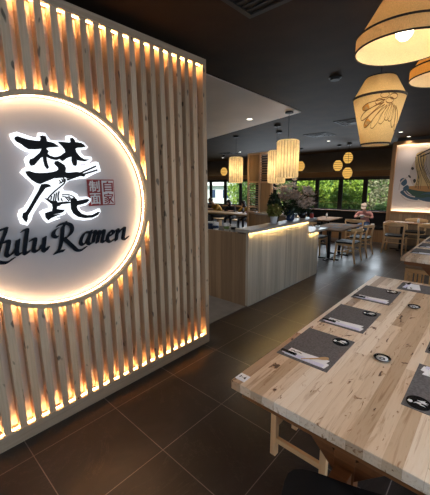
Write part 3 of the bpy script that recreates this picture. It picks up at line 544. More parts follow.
for y, w in [(1.725, 'nearest on the right side of the near table'), (2.332, 'second on the right side of the near table')]: setting(-.065, y, 'r', w)
# head of the table setting
placemat(-.415, 3.44, .44, .27, 'grey felt placemat lying across the far end of the near table')
dup(ME['n'], (-.51, 3.45, TZ+.003), PI/2+.25, 'folded white paper napkin across the far end of the near table', 'paper napkins', (.75, 1.3, 1))
dup(ME['s'], (-.575, 3.46, TZ+.006), -PI/2-.1, 'chopsticks with black ends across the far end of the near table', 'chopstick sets', (.7, 1, 1))
d0 = make_dish('small black soy dish, nearest in the middle of the near table', (-.39, 1.857, TZ), 0); d0['group'] = 'soy dishes'
dup(d0, (-.412, 2.871, TZ), 0, 'small black soy dish, farther in the middle of the near table', 'soy dishes')
sp = make_spoon('tan wooden spoon end on the nearest left napkin of the near table', (-.655, 1.612, TZ+.0075), .75)
tg = thing('table_number_card', 'small white number card at the left corner of the near table', 'card', (-.886, 1.184, TZ), .0)
obj('card', boxo(-.029, .029, -.028, .028, 0, .003), M['paper'], tg)
b = BM(); f = lambda u, v, d: (u, v, d)
stroke(b, [(-.014, .010), (-.014, -.010)], .004, f, .003, .0036); stroke(b, [(-.006, 0), (.002, 0)], .003, f, .003, .0036); stroke(b, [(.016, .010), (.008, -.003), (.020, -.003)], .004, f, .003, .0036); stroke(b, [(.016, .002), (.016, -.010)], .004, f, .003, .0036)
obj('number', b, M['ceramic'], tg)
for i, y in enumerate((5.44, 6.03, 6.68)):
    setting(-.73, y, 'l', ('nearest', 'second', 'third')[i]+' on the left side of the second block table')
# ------------------------------------------------------------------ stools under the block tables
def make_stool(label, loc, rz=0, slats=False):
    t = thing('box_stool', label, 'stool', loc, rz)
    obj('seat', boxo(-.19, .19, -.165, .165, .425, .455), M['seatwood'], t, bevel=.004)
    for sx in (-1, 1):
        for sy in (-1, 1): obj('leg', boxo(sx*.165-.02, sx*.165+.02, sy*.145-.02, sy*.145+.02, 0, .425), M['oak'], t, bevel=.003)
    b = BM()
    for sy in (-1, 1): box(b, -.145, .145, sy*.145-.012, sy*.145+.012, .36, .425)
    for sx in (-1, 1): box(b, sx*.165-.012, sx*.165+.012, -.125, .125, .36, .425)
    obj('apron', b, M['oakx'], t)
    b = BM()
    for sy in (-1, 1): box(b, -.145, .145, sy*.145-.012, sy*.145+.012, .10, .135)
    for sx in (-1, 1): box(b, sx*.165-.012, sx*.165+.012, -.125, .125, .20, .235)
    obj('stretcher', b, M['oakx'], t)
    if not slats: return t
    b = BM()
    for sy in (-1, 1):
        for x in (-.085, -.03, .03): obj('side_slat', boxo(x-.011, x+.011, sy*.145-.006, sy*.145+.006, .135, .36), M['oakx'], t)
    return t
s0 = make_stool('light wood box stool tucked under the near table, nearest its left corner', (-.735, 1.70, 0)); s0['group'] = 'box stools'
dup(s0, (-.735, 2.45, 0), label='light wood box stool tucked under the near table, second along the left side', group='box stools')
s1 = make_stool('light wood box stool with slatted sides and dark seat under the second block table', (-.80, 5.76, 0), 0, True); s1['group'] = 'box stools'
# ------------------------------------------------------------------ dining chairs
def make_chair(label, loc, rz):
    """front of the chair faces +y"""
    t = thing('dining_chair', label, 'chair', loc, rz)
    obj('seat_pad', prism(BM(), smooth_path([(-.22, -.19), (0, -.215), (.22, -.19), (.235, 0), (.235, .19), (0, .23), (-.235, .19), (-.235, 0)], 4, True), lambda u, v, d: (u, v, d), .435, .465), M['blackleather'], t, bevel=.008)
    b = BM()
    for s in (-1, 1): box(b, s*.205-.012, s*.205+.012, -.18, .18, .385, .435)
    box(b, -.195, .195, .165, .19, .385, .435); box(b, -.195, .195, -.19, -.165, .385, .435)
    obj('seat_frame', b, M['oakx'], t)
    for s in (-1, 1):
        obj('leg', tube(BM(), [(s*.235, .21, 0), (s*.215, .185, .3), (s*.21, .18, .435)], [.017, .024, .023], 10), M['oak'], t, smooth=True)
        obj('leg', tube(BM(), [(s*.235, -.255, 0), (s*.215, -.20, .25), (s*.212, -.185, .44), (s*.225, -.20, .6), (s*.235, -.235, .735)], [.017, .023, .025, .021, .017], 10), M['oak'], t, smooth=True)
    # curved crest rail that swells at the middle and comes forward at the ends
    b = BM(); rings = []
    for i in range(17):
        a = -1+2*i/16; x = a*.27; y = -.275+.13*a*a; h = .042*(1-.5*a*a)+.004; th = .016
        rings.append([b.verts.new((x, y+dy, .75+dz)) for dy, dz in ((-th, -h), (th, -h), (th*.8, h), (-th*.8, h))])
    for r0, r1 in zip(rings, rings[1:]):
        for j in range(4): b.faces.new((r0[j], r0[(j+1) % 4], r1[(j+1) % 4], r1[j]))
    b.faces.new(rings[0][::-1]); b.faces.new(rings[-1])
    obj('crest_rail', b, M['oakx'], t, bevel=.006)
    b = BM()
    for s in (-1, 1): tube(b, [(s*.222, -.215, .25), (s*.222, .19, .25)], .010, 8)
    tube(b, [(-.222, -.0, .25), (.222, -.0, .25)], .010, 8)
    obj('stretcher', b, M['oakx'], t, smooth=True)
    return t
GC = 'light oak dining chairs'
c0 = make_chair('oak chair with black seat, nearest of the chairs at the black-legged table', (-2.47, 7.27, 0), PI/2); c0['group'] = GC
for loc, rz, lab in [((-2.47, 8.12, 0), PI/2, 'oak chair with black seat, behind the nearest chair on the same table side'),
                     ((-2.93, 9.2, 0), 0, 'oak chair turned to the bench in front of the seated diner'),
                     ((-3.36, 7.55, 0), -PI/2, 'oak chair on the counter side of the black-legged table'),
                     ((-1.88, 8.95, 0), 0, 'oak chair with its back to the camera, left below the mural'),
                     ((-1.64, 9.95, 0), PI, 'oak chair against the timber panelling facing the camera under the mural'),
                     ((-1.14, 9.1, 0), -.08, 'oak chair with its back to the camera, right below the mural'),
                     ((-4.38, 9.05, 0), -PI/2, 'oak chair on the far left side of the rear dining table'),
                     ]:
    dup(c0, loc, rz, lab, GC)
hs_ = thing('padded_stool', 'black padded stool with wooden legs at the head of the near table, bottom edge', 'stool', (-.225, 1.0, 0), .34)
obj('cushion', prism(BM(), smooth_path([(-.26, -.22), (0, -.235), (.26, -.22), (.285, 0), (.26, .22), (0, .235), (-.26, .22), (-.285, 0)], 5, True), lambda u, v, d: (u, v, d), .40, .47), M['blackleather'], hs_, bevel=.02)
obj('seat_frame', boxo(-.22, .22, -.18, .18, .35, .40), M['rust'], hs_)
for sx in (-1, 1):
    for sy in (-1, 1): obj('leg', tube(BM(), [(sx*.24, sy*.20, 0), (sx*.20, sy*.16, .35)], [.014, .02], 10), M['rust'], hs_, smooth=True)
def pedestal_table(label, cx, cy, w, l, peds, m=None, name='cafe_table'):
    t = thing(name, label, 'table', (cx, cy, 0))
    obj('tabletop', boxo(-w/2, w/2, -l/2, l/2, .715, .75), m or M['rust'], t, bevel=.012)
    for py in peds:
        b = BM(); px_, py_ = py; cyl(b, (px_, py_, 0), .035, .02, .715, 16); obj('pedestal', b, M['steel'], t, smooth=False)
        b = BM(); box(b, px_-.24, px_+.24, py_-.035, py_+.035, 0, .025); box(b, px_-.035, px_+.035, py_-.24, py_+.24, 0, .025); obj('foot', b, M['steel'], t, bevel=.004)
    return t
topw = wood('walnut_top', (.25, .15, .085), (.16, .09, .05), 'y', 1.2, .9, planks=7); topw.node_tree.nodes['Principled BSDF'].inputs['Specular IOR Level'].default_value = .2
pedestal_table('rectangular wooden table on two black pedestals past the end of the counter', -2.87, 7.5, .78, 1.35, [(0, -.33), (0, .33)], topw)
pedestal_table('rear wooden table in front of the window bench, left of the seated diner', -3.82, 9.15, .62, 1.1, [(0, -.25), (0, .25)], topw)
pedestal_table('long wooden table set for dinner below the mural', -.9, 9.45, 2.7, .52, [(-.95, 0), (.75, 0)], topw)
# things on those tables
for i, x in enumerate((-1.92, -1.72, -1.30, -1.12)):
    dup(ME['n'], (x, 9.42+.05*(i % 2), .75), .5*i, 'white napkin on the long table below the mural, number %s from the left' % ('one', 'two', 'three', 'four')[i], 'napkins below the mural')
def bottle(label, loc, m, h=.2, r=.03, name='sauce_bottle', cat='bottle'):
    t = thing(name, label, cat, loc); obj('body', lathe(BM(), [(r*.9, 0), (r, .01), (r, h*.6), (r*.4, h*.78), (r*.35, h*.9)], 20, close=True), m, t, smooth=True)
    obj('cap', cyl(BM(), (0, 0, 0), r*.42, h*.9, h, 16), M['redp'], t); return t
bottle('small pale bottle standing on the rear wooden table near the window', (-3.85, 9.3, .75), M['white'], .15, .025)
bottle('small pale bottle standing on the long table below the mural', (-1.5, 9.5, .75), M['white'], .13, .03)
for i, (x, y) in enumerate(((-2.98, 7.1), (-2.78, 7.3), (-2.98, 7.75), (-2.74, 7.9))):
    placemat(x, y, .2, .3, ('grey placemat on the black-legged table, '+('nearest the counter end', 'nearest the oak chair', 'far counter side', 'far chair side')[i]))

# ------------------------------------------------------------------ bench seat under the windows
bn = thing('banquette_bench', 'black upholstered bench with timber base running below the back windows', 'bench', (-4.6, 10.3, 0))
def N(b): bmesh.ops.translate(b, verts=b.verts, vec=(4.6, -10.3, 0)); return b
obj('base', N(boxo(-7.4, -2.45, 10.27, 10.8, 0, .38)), M['timberz'], bn)
obj('seat_cushion', N(boxo(-7.4, -2.45, 10.25, 10.7, .38, .45)), M['blackleather'], bn, bevel=.015)
obj('back_cushion', N(boxo(-7.4, -2.45, 10.68, 10.8, .45, .86)), M['blackleather'], bn, bevel=.015)
obj('timber_cap', N(boxo(-7.4, -2.45, 10.66, 10.84, .86, .885)), M['timbercap'], bn)

# ------------------------------------------------------------------ mural
mu = thing('noodle_mural', 'framed white mural of a noodle bowl riding waves, lit along its edges', 'mural', (-2.3, 10.27, .95))
def U(b): bmesh.ops.translate(b, verts=b.verts, vec=(2.3, -10.27, -.95)); return b
obj('panel', U(boxo(-2.34, 1.2, 10.28, 10.31, .945, 2.84)), M['mural_bg'], mu)
b = BM(); box(b, -2.42, 1.28, 10.19, 10.31, 2.84, 2.905); box(b, -2.34, 1.2, 10.19, 10.2, 2.805, 2.84); box(b, -2.34, 1.2, 10.215, 10.222, .9451, .972); box(b, 1.2, 1.28, 10.19, 10.31, .945, 2.84); obj('frame', U(b), M['timber'], mu)
xz = lambda u, v, d: (u, d, v)
obj('light_strip', U(boxo(-2.30, 1.18, 10.205, 10.215, 2.830, 2.838)), M['ledmural'], mu)
obj('bottom_light_strip', U(boxo(-2.30, 1.18, 10.23, 10.24, .946, .952)), M['ledmural'], mu)
(cu_, cv_), (cu2, _) = MURAL_CIRC
obj('pale_circle', U(prism(BM(), [(cu_+.5+.0+.62*math.cos(a*PI/24), cv_+.15+.62*math.sin(a*PI/24)) for a in range(48)], xz, 10.279, 10.281)), M['m_pale'], mu)
def mpoly(nm, key, m, d, sm=True):
    p = MURAL[key]; obj(nm, U(prism(BM(), smooth_path(p, 3, True) if sm else p, xz, d, 10.281)), m, mu)
mpoly('noodles', 'noodleA', M['m_tan'], 10.277)
mpoly('bowl', 'bowl', M['m_green'], 10.276); mpoly('broth', 'broth', M['m_broth'], 10.275)
for k_ in ('wave1', 'wave2', 'wave3'): mpoly('wave', k_, M['m_blue'], 10.274)
for k_ in ('curl1', 'curl2'): mpoly('wave_curl', k_, M['m_blue'], 10.274)
for k_ in ('leaf1', 'leaf2', 'leaf3'): mpoly('spice_fleck', k_, M['m_dark'], 10.274)
b = BM()
for k_ in ('strand1', 'strand2', 'strand3', 'strand4', 'strand5'): stroke(b, MURAL[k_], .012, xz, 10.274, 10.278)
for k_, ox in (('strand1', .05), ('strand2', .06), ('strand3', .05), ('strand2', -.05), ('strand5', .03), ('strand4', .07)): stroke(b, [(u+ox, v) for u, v in MURAL[k_]], .008, xz, 10.274, 10.278)
obj('strand_line', U(b), M['m_dark'], mu)
b = BM()
for k_ in ('chopA', 'chopB'): stroke(b, MURAL[k_], .032, xz, 10.273, 10.278)
obj('chopstick_line', U(b), M['m_dark'], mu)
b = BM()
for k_ in ('foam1', 'foam2', 'foam3'): stroke(b, MURAL[k_], .03, xz, 10.272, 10.276)
obj('foam_line', U(b), M['m_pale'], mu)

# ------------------------------------------------------------------ pendant lamps
def plight(name, loc, power, col=(1, .62, .28), r=.04, parent=None):
    l = bpy.data.lights.new(name, 'POINT'); l.energy = power; l.color = col; l.shadow_soft_size = r
    o = bpy.data.objects.new(name, l); C.objects.link(o); o.location = loc
    if parent: o.parent = parent
    return o
def ringband(bm, r0, r1, z0, z1, th=.004, n=64): # trim tape round a shade between two radii
    return lathe(bm, [(r0+th, z0), (r1+th, z1), (r1-.001, z1), (r0-.001, z0), (r0+th, z0)], n)
def wide_lamp(label, x, y, zr, s=1.0, group=None, power=14, sm='shade'):
    t = thing('pendant_lamp', label, 'lamp', (x, y, zr), 0, group)
    R = .251*s
    prof = [(R, 0), (R, .065), (R*.87, .10), (R*.58, .22), (R*.43, .29), (R*.32, .30)]
    obj('shade', lathe(BM(), [(R, .0), (R, .075*s), (R*.90, .10*s), (R*.62, .215*s), (R*.44, .29*s)], 64), M[sm], t, smooth=True)
    obj('lining', lathe(BM(), [(R-.006, .0), (R-.006, .073*s), (R*.90-.006, .098*s), (R*.62-.006, .21*s), (.03, .26*s)], 64), M['shadein'], t, smooth=True)
    b = BM(); ringband(b, R, R, -.003, .006); ringband(b, R, R, .070*s, .080*s); obj('black_trim', b, M['trim'], t)
    obj('upper_collar', lathe(BM(), [(R*.44, .29*s), (R*.36, .33*s), (R*.36, .37*s), (.02, .38*s)], 48), M['shade'], t, smooth=True)
    obj('bulb', lathe(BM(), [(.001, .045), (.022, .05), (.040, .07), (.045, .09), (.040, .115), (.024, .15), (.016, .2)], 24), M['bulb'], t, smooth=True)
    obj('bulb_holder', cyl(BM(), (0, 0, 0), .02, .2, .26*s, 16), M['black'], t)
    obj('cord', tube(BM(), [(0, 0, .26*s), (0, 0, CH-zr)], .004, 8), M['black'], t)
    obj('ceiling_rose', cyl(BM(), (0, 0, 0), .05, CH-zr-.03, CH-zr, 24), M['black'], t)
    plight('lamp_light', (0, 0, .02), power, (1, .70, .40), .035, t)
    return t
GP = 'linen pendant lamps'
wide_lamp('large flared linen pendant with black trim and bare bulb, top right', -.522, 2.186, 2.50, 1.0, GP, 6)
wide_lamp('flared orange linen pendant cut by the right edge, beyond the large one', -.385, 2.90, 2.485, .95, GP, 2.2, 'shadec')
def double_cone(label, x, y):
    t = thing('pendant_lamp', label, 'lamp', (x, y, 0), 0, GP)
    zt, zm, zb = 2.53, 2.385, 2.045; rt, rm, rb = .098, .182, .103
    obj('upper_shade', lathe(BM(), [(rt, zt), (rt*1.12, zt-.012), (rm, zm)], 64), M['shadeb'], t, smooth=True)
    low = obj('lower_shade', lathe(BM(), [(rm, zm), (rb, zb)], 64), M['shadeb'], t, smooth=True)
    b = BM(); lathe(b, [(rm+.004, zm-.008), (rm+.004, zm+.008), (rm-.002, zm+.008), (rm-.002, zm-.008), (rm+.004, zm-.008)], 64); lathe(b, [(rt+.004, zt-.004), (rt+.004, zt+.004), (rt-.002, zt+.004), (rt-.002, zt-.004), (rt+.004, zt-.004)], 48)
    lathe(b, [(rb+.004, zb), (rb+.004, zb+.010), (rb-.002, zb+.010), (rb-.002, zb), (rb+.004, zb)], 48); obj('black_trim', b, M['trim'], t)
    obj('bottom_diffuser', cyl(BM(), (0, 0, 0), rb-.006, zb-.004, zb+.002, 40), M['shadein'], t)
    obj('cord', tube(BM(), [(0, 0, 2.30), (0, 0, CH)], .004, 8), M['black'], t); obj('ceiling_rose', cyl(BM(), (0, 0, 0), .05, CH-.03, CH, 24), M['black'], t)
    obj('bulb', lathe(BM(), [(.001, 2.20), (.028, 2.22), (.034, 2.25), (.018, 2.29), (.014, 2.31)], 20), M['bulb'], t, smooth=True)
    # fan of feather outlines wrapped on the lower cone
    base_ang = math.atan2(-y, -x)
    def onc(u, v, d): # u angle offset (rad), v height
        r = rb+(rm-rb)*(v-zb)/(zm-zb)+d; a = base_ang+u; return (r*math.cos(a), r*math.sin(a), v)
    b = BM(); b2 = BM()
    root = (.55, zm-.035)
    for i in range(9):
        a = math.radians(196+i*13); ln = .17+.05*math.sin(i*.9); 
        if i > 5: ln *= .95
        pts = []
        for tt, wd in ((.25, .0), (.45, .010), (.75, .020), (.95, .014), (1.0, 0), (.95, -.014), (.75, -.020), (.45, -.010), (.25, 0)):
            cx_, cz_ = ln*1.15*tt*math.cos(a), ln*1.25*tt*math.sin(a)
            ox, oz = -math.sin(a)*wd, math.cos(a)*wd
            pts.append((root[0]+(cx_+ox)/.15, root[1]+(cz_+oz)))
        pts = [(u, min(max(v, zb+.02), zm-.015)) for u, v in pts]
        stroke(b, pts, .006, onc, .001, .003)
        if i in (0, 2): prism(b2, [(u, v) for u, v in pts[2:7]], onc, .0005, .0015)
    for u0, v0 in ((.42, zm-.055), (.02, zm-.06), (.55, zm-.03), (.2, zm-.02)):
        stroke(b, [(u0+.16*math.cos(k*PI/5), v0+.018*math.sin(k*PI/5)) for k in range(11)], .006, onc, .001, .003)
    obj('feather_drawing', b, M['art'], t); obj('feather_fill', b2, M['artfill'], t)
    plight('lamp_light', (0, 0, 2.24), 20, (1, .60, .26), .03, t)
    return t
double_cone('double-cone linen pendant with drawn feathers hanging left of the others', -.78, 2.73)
def pleated(label, x, y, z0, z1, r, group):
    t = thing('pleated_pendant', label, 'lamp', (x, y, 0), 0, group)
    n = 40; h = z1-z0; b = BM()
    lathe(b, [(r*.80, z0), (r*.94, z0+.012), (r, z0+.035), (r, z1-.035), (r*.94, z1-.012), (r*.80, z1)], n, flute=-.14)
    obj('pleated_shade', b, M['pleat'], t)
    obj('top_disc', cyl(BM(), (0, 0, 0), r*.74, z1-.006, z1, n//2), M['pleat'], t)
    b = BM()
    for k in range(n//2):
        a = 2*PI*(2*k+1)/n; rr = r*.875; tube(b, [(rr*math.cos(a), rr*math.sin(a), z0+.02), (rr*math.cos(a), rr*math.sin(a), z1-.02)], .0055, 4)
    obj('shade_rib', b, M['pleatrim'], t)
    obj('cord', tube(BM(), [(0, 0, z1-.01), (0, 0, CH)], .004, 8), M['black'], t)
    obj('ceiling_rose', cyl(BM(), (0, 0, 0), .07, CH-.04, CH-.012+.012, 24), M['black'], t)
    plight('lamp_light', (0, 0, (z0+z1)/2), 4.8, (1, .74, .44), .05, t); return t
GQ = 'pleated cylinder pendants over the counter'
pleated('pleated white cylinder pendant, nearest and largest over the counter', -2.905, 5.14, 1.86, 2.52, .198, GQ)
pleated('pleated white cylinder pendant half behind the nearest one', -3.725, 6.11, 1.78, 2.475, .187, GQ)
pleated('pleated white cylinder pendant alone at the left over the kitchen side', -5.31, 6.69, 1.80, 2.47, .185, GQ)
pleated('pleated white cylinder pendant, farthest, peeping out below the nearest pair', -4.13, 6.86, 1.775, 2.40, .185, GQ)
def lantern(label, x, y, zc, r=.142, h=.325, group='small amber lanterns'):
    t = thing('paper_lantern', label, 'lamp', (x, y, 0), 0, group)
    obj('paper_shade', lathe(BM(), [(r*.45, zc-h/2), (r*.85, zc-h*.3), (r, zc-h*.1), (r, zc+h*.1), (r*.85, zc+h*.3), (r*.45, zc+h/2)], 24, close=True), M['lantern'], t, smooth=True)
    b = BM()
    for q, rr in ((-.3, .86), (-.1, 1.01), (.1, 1.01), (.3, .86)): lathe(b, [(r*rr+.004, zc+h*q-.006), (r*rr+.004, zc+h*q+.006), (r*rr-.01, zc+h*q+.006), (r*rr-.01, zc+h*q-.006), (r*rr+.004, zc+h*q-.006)], 24)
    obj('rib_ring', b, M['lanternband'], t)
    obj('cord', tube(BM(), [(0, 0, zc+h/2), (0, 0, CH-.03)], .005, 6), M['black'], t); obj('ceiling_rose', cyl(BM(), (0, 0, 0), .06, CH-.05, CH, 16), M['black'], t); return t
lantern('amber paper lantern, top one of the cluster of three by the windows', -3.77, 10.5, 2.57)
lantern('amber paper lantern, left one of the cluster of three by the windows', -4.08, 10.5, 2.345)
lantern('amber paper lantern, lowest of the cluster of three by the windows', -3.65, 10.2, 2.09)
lantern('amber paper lantern half hidden behind the largest pleated pendant', -5.41, 10.5, 2.385)
lantern('amber paper lantern alone at the far left above the windows', -8.99, 10.5, 2.32)
# ceiling fittings
def vent(label, x, y, s=.60):
    t = thing('ceiling_vent', label, 'vent', (x, y, CH), 0, 'square ceiling vents'); b = BM()
    for i in range(4):
        a = s/2-.07*i; th = .028
        for q in ((-a, a, -a, -a+th), (-a, a, a-th, a), (-a, -a+th, -a+th, a-th), (a-th, a, -a+th, a-th)): box(b, q[0], q[1], q[2], q[3], -.012-.004*i, 0)
    obj('louvre', b, M['black'], t); obj('centre_plate', boxo(-.07, .07, -.07, .07, -.03, 0), M['black'], t); return t
vent('square black ceiling vent in front of the lantern cluster', -3.66, 8.05)
vent('square black ceiling vent partly behind the double-cone pendant', -2.42, 6.9)
vent('square black ceiling vent at the far left above the pleated pendants', -8.3, 10.0)
t = thing('ceiling_grille', 'large dark slatted return-air grille in the ceiling at the top', 'grille', (-1.18, 1.75, CH))
b = BM()
for i in range(12): box(b, -.36, .36, -.36+.06*i, -.36+.06*i+.022, -.015, 0)
obj('louvre', b, M['black'], t); b = BM()
for q in ((-.4, .4, -.4, -.36), (-.4, .4, .36, .4), (-.4, -.36, -.36, .36), (.36, .4, -.36, .36)): box(b, *q, -.02, 0)
obj('frame', b, M['black'], t); obj('dark_backing', boxo(-.36, .36, -.36, .36, -.004, .0), M['black'], t)
def down(label, x, y, z=CH, s=1, beam=0):
    t = thing('downlight', label, 'downlight', (x, y, z), 0, 'recessed downlights')
    obj('trim_ring', lathe(BM(), [(.035*s, -.001), (.052*s, -.006), (.054*s, 0)], 24), M['white'], t); obj('lens', cyl(BM(), (0, 0, 0), .040*s, -.004, 0, 20), M['down'], t)
    if beam:
        sl = bpy.data.lights.new('downlight_beam', 'SPOT'); sl.energy = beam; sl.color = (1, .88, .74); sl.spot_size = math.radians(120); sl.spot_blend = 1; sl.shadow_soft_size = .06
        so = bpy.data.objects.new('downlight_beam', sl); C.objects.link(so); so.parent = t; so.location = (0, 0, -.02)
    return t
down('recessed downlight in the pale ceiling area above the counter', -3.77, 5.16, CH-.012, 1.3, 110)
down('added unseen downlight in the pale kitchen ceiling behind the slat partition', -3.7, 2.0, CH-.012, 1.3, 110)  # hidden fixture added to brighten the counter end panel and kitchen floor
down('recessed downlight beside the lone pleated pendant', -7.69, 9.94, beam=110); down('recessed downlight at the far left end of the dark ceiling', -9.84, 11.42, beam=150)
down('recessed downlight just right of the vent before the lanterns', -3.97, 9.38, beam=170)
for i_, (x_, y_) in enumerate(((.45, .7), (.45, 2.3), (.45, 3.9), (.45, 5.5), (.45, 7.1))):  # unseen row of downlights and beams added to light the tabletops
    d_ = down('added unseen downlight in the row over the block tables, %s from the entrance' % ('first', 'second', 'third', 'fourth', 'fifth')[i_], x_, y_)
    sl = bpy.data.lights.new('downlight_beam', 'SPOT'); sl.energy = 58; sl.color = (1, .95, .91); sl.spot_size = math.radians(115); sl.spot_blend = 1; sl.shadow_soft_size = .09
    so = bpy.data.objects.new('downlight_beam', sl); C.objects.link(so); so.parent = d_; so.location = (0, 0, -.02)
down('recessed downlight above the mural, left of two', -2.03, 9.09, beam=150); down('recessed downlight close to the top edge of the mural', -2.05, 10.1, beam=30)
t = thing('ceiling_speaker', 'round black ceiling speaker alone in the dark ceiling', 'speaker', (-1.65, 3.98, CH)); obj('grille', cyl(BM(), (0, 0, 0), .055, -.03, 0, 24), M['black'], t); obj('rim', lathe(BM(), [(.055, -.012), (.075, -.008), (.075, 0)], 24), M['black'], t)

# ------------------------------------------------------------------ timber lattice screen
lt = thing('lattice_screen', 'tall timber screen of solid and slatted panels behind the counter', 'screen', (-5.16, 7.0, 0))
b = BM(); W_, H_ = .78, 2.57
for x in (0, W_/2-.025, W_-.05): box(b, x, x+.05, 0, .06, 0, H_)
for z in (0, .98, 1.79, H_-.05): box(b, .05, W_-.05, .005, .055, z, z+.05)
obj('frame', b, M['latf'], lt)
obj('solid_panel', boxo(.05, .365, .02, .035, 1.84, H_-.05), M['lat'], lt); obj('solid_panel', boxo(.415, .73, .02, .035, 1.03, 1.79), M['lat'], lt); obj('solid_panel', boxo(.05, .73, .02, .035, .05, .98), M['lat'], lt)
for x0, z0, z1 in ((.415, 1.84, H_-.05), (.05, 1.03, 1.79)):
    b = BM(); z = z0+.03
    while z < z1-.02: box(b, x0, x0+.315, .015, .045, z, z+.022); z += .062
    obj('slat_infill', b, M['lat'], lt)
sv = thing('service_station', 'low timber cabinet with a white top beside the lattice screen', 'cabinet', (-4.2, 6.7, 0))
obj('cabinet_body', boxo(-.32, .6, -.2, .2, 0, 1.02), M['panel'], sv); obj('white_top', boxo(-.34, .62, -.22, .22, 1.02, 1.06), M['stone'], sv)

# ------------------------------------------------------------------ plants
def leaves(b, c, rad, n, size, r, flat=.5, shell=.3):
    for _ in range(n):
        while True:
            p = Vector((r.uniform(-1, 1), r.uniform(-1, 1), r.uniform(-1, 1)))
            if shell < p.length < 1: break
        q = Vector((c[0]+p.x*rad[0], c[1]+p.y*rad[1], c[2]+p.z*rad[2]))
        a = Vector((r.gauss(0, 1), r.gauss(0, 1), r.gauss(0, 1))).normalized(); bb = a.cross(Vector((r.gauss(0, 1), r.gauss(0, 1), r.gauss(0, 1)))).normalized()
        s = size*r.uniform(.6, 1.3)
        v = [b.verts.new(q-a*s), b.verts.new(q+bb*s*.38), b.verts.new(q+a*s), b.verts.new(q-bb*s*.38)]
        b.faces.new(v)
    return b
def tree(name, label, x, y, h, rad, n, size, m, seed, group=None, base=0):
    r = random.Random(seed); t = thing(name, label, 'tree' if name == 'tree' else 'shrub', (x, y, -.05), 0, group)
    obj('trunk', tube(BM(), [(0, 0, 0), (.05, 0, h*.5), (0, .03, h)], [.09, .06, .03], 8), M['bark'], t, smooth=True)
    b = BM(); leaves(b, (0, 0, h), rad, n, size, r, shell=.0); obj('foliage', b, m, t); return t
struct('ground', boxo(-40, 20, 13.0, 45, -.15, -.05), M['ground'])
tree('shrub', 'bright green leafy shrub outside the second pane from the right group', -7.0, 14.9, 1.3, (.95, .7, 1.5), 4200, .085, M['leafA'], 1, 'shrubs outside')
tree('shrub', 'bright yellow-green shrub outside the wide middle pane', -5.15, 14.9, 1.25, (.85, .7, 1.4), 4000, .085, M['leafA'], 2, 'shrubs outside')
tree('tree', 'grey-olive loose tree outside the pane left of the seated diner', -5.0, 17.2, 1.5, (1.2, .7, 1.5), 2600, .08, M['leafC'], 3, 'shrubs outside')
tree('shrub', 'green shrub low outside the panes behind the diner', -3.5, 14.9, .4, (.75, .6, .65), 2000, .07, M['leafB'], 4, 'shrubs outside')
tree('tree', 'mid green tree outside the pane nearest the mural', -2.6, 17.2, 1.5, (1.1, .8, 1.5), 3000, .08, M['leafC'], 5, 'shrubs outside')
tree('tree', 'green tree outside the far left panes beside the pale house', -13.2, 17.2, 1.6, (1.0, .9, 1.5), 3200, .09, M['leafA'], 6, 'shrubs outside')
tree('tree', 'dark green tree outside the panes left of the lattice screen', -11.2, 15.5, 1.4, (.85, .8, 1.6), 3000, .09, M['leafB'], 7, 'shrubs outside')
tree('tree', 'green tree outside behind the flowers on the counter', -8.6, 17.2, 1.5, (1.5, .9, 1.7), 4200, .09, M['leafB'], 8, 'shrubs outside')
hd = BM(); r9 = random.Random(9); leaves(hd, (-5, 19.6, 1.6), (8.5, .8, 2.6), 12000, .13, r9, shell=0); box(hd, -12.8, 3, 20.0, 20.3, -.05, 3.4)
h_ = obj('hedge', hd, M['leafB']); tag(h_, 'tall green hedge closing off the view beyond the shrubs', 'hedge')
hs = thing('house', 'pale house with a white roof outside the far left windows', 'building', (-17.5, 21, -.05))
obj('wall', boxo(-3.0, 2.0, 0, 3, 0, 1.75), M['cladding'], hs); b = BM(); prism(b, [(-3.3, 1.75), (2.3, 1.75), (1.8, 2.3), (-2.8, 2.3)], lambda u, v, d: (u, d, v), -.3, 3.3); obj('roof', b, M['roof'], hs)
for x in (-2.2, -.6, .9): obj('window', boxo(x, x+.7, -.03, .0, .7, 1.4), M['navy'], hs)

# counter flowers
def petals(b, c, s, r, n=7):
    for k in range(n):
        a = 2*PI*k/n+r.uniform(-.2, .2); el = r.uniform(-.1, .9); d = Vector((math.cos(a)*math.cos(el), math.sin(a)*math.cos(el), math.sin(el))); w = Vector((-math.sin(a), math.cos(a), 0))*s*.28; c_ = Vector(c)
        v = [b.verts.new(c_), b.verts.new(c_+d*s*.6+w), b.verts.new(c_+d*s), b.verts.new(c_+d*s*.6-w)]; b.faces.new(v)
pp = thing('potted_plant', 'small bushy yellow-green plant in a white pot on the counter', 'plant', (-2.65, 4.32, 1.137)); r = random.Random(11)
obj('pot', lathe(BM(), [(.042, 0), (.048, .005), (.060, .105), (.062, .115), (.056, .115), (.052, .09), (.001, .09)], 28), M['white'], pp, smooth=True)
b = BM(); leaves(b, (0, 0, .20), (.125, .11, .11), 420, .030, r, shell=.2); obj('foliage', b, M['leafE'], pp)
b = BM()
for k in range(14): tube(b, [(0, 0, .09), (r.uniform(-.05, .05), r.uniform(-.05, .05), .2)], .003, 5)
obj('stem', b, M['leafD'], pp)
va = thing('flower_vase', 'blue and white glazed vase holding pale blossoms on the counter', 'vase', (-2.64, 4.83, 1.137))
obj('body', lathe(BM(), [(.05, 0), (.07, .02), (.078, .09), (.06, .15), (.045, .17), (.05, .185), (.042, .185), (.001, .12)], 32), M['navy'], va, smooth=True)
b = BM()
for a0 in range(6):
    a = a0*PI/3; box(b, .0, .0, 0, 0, 0, 0) if False else None
    tube(b, [((.0795)*math.cos(a+q*.25), (.0795)*math.sin(a+q*.25), .05+q*.05) for q in (0, .5, 1)], .008, 6)
obj('white_glaze_mark', b, M['white'], va, smooth=True)
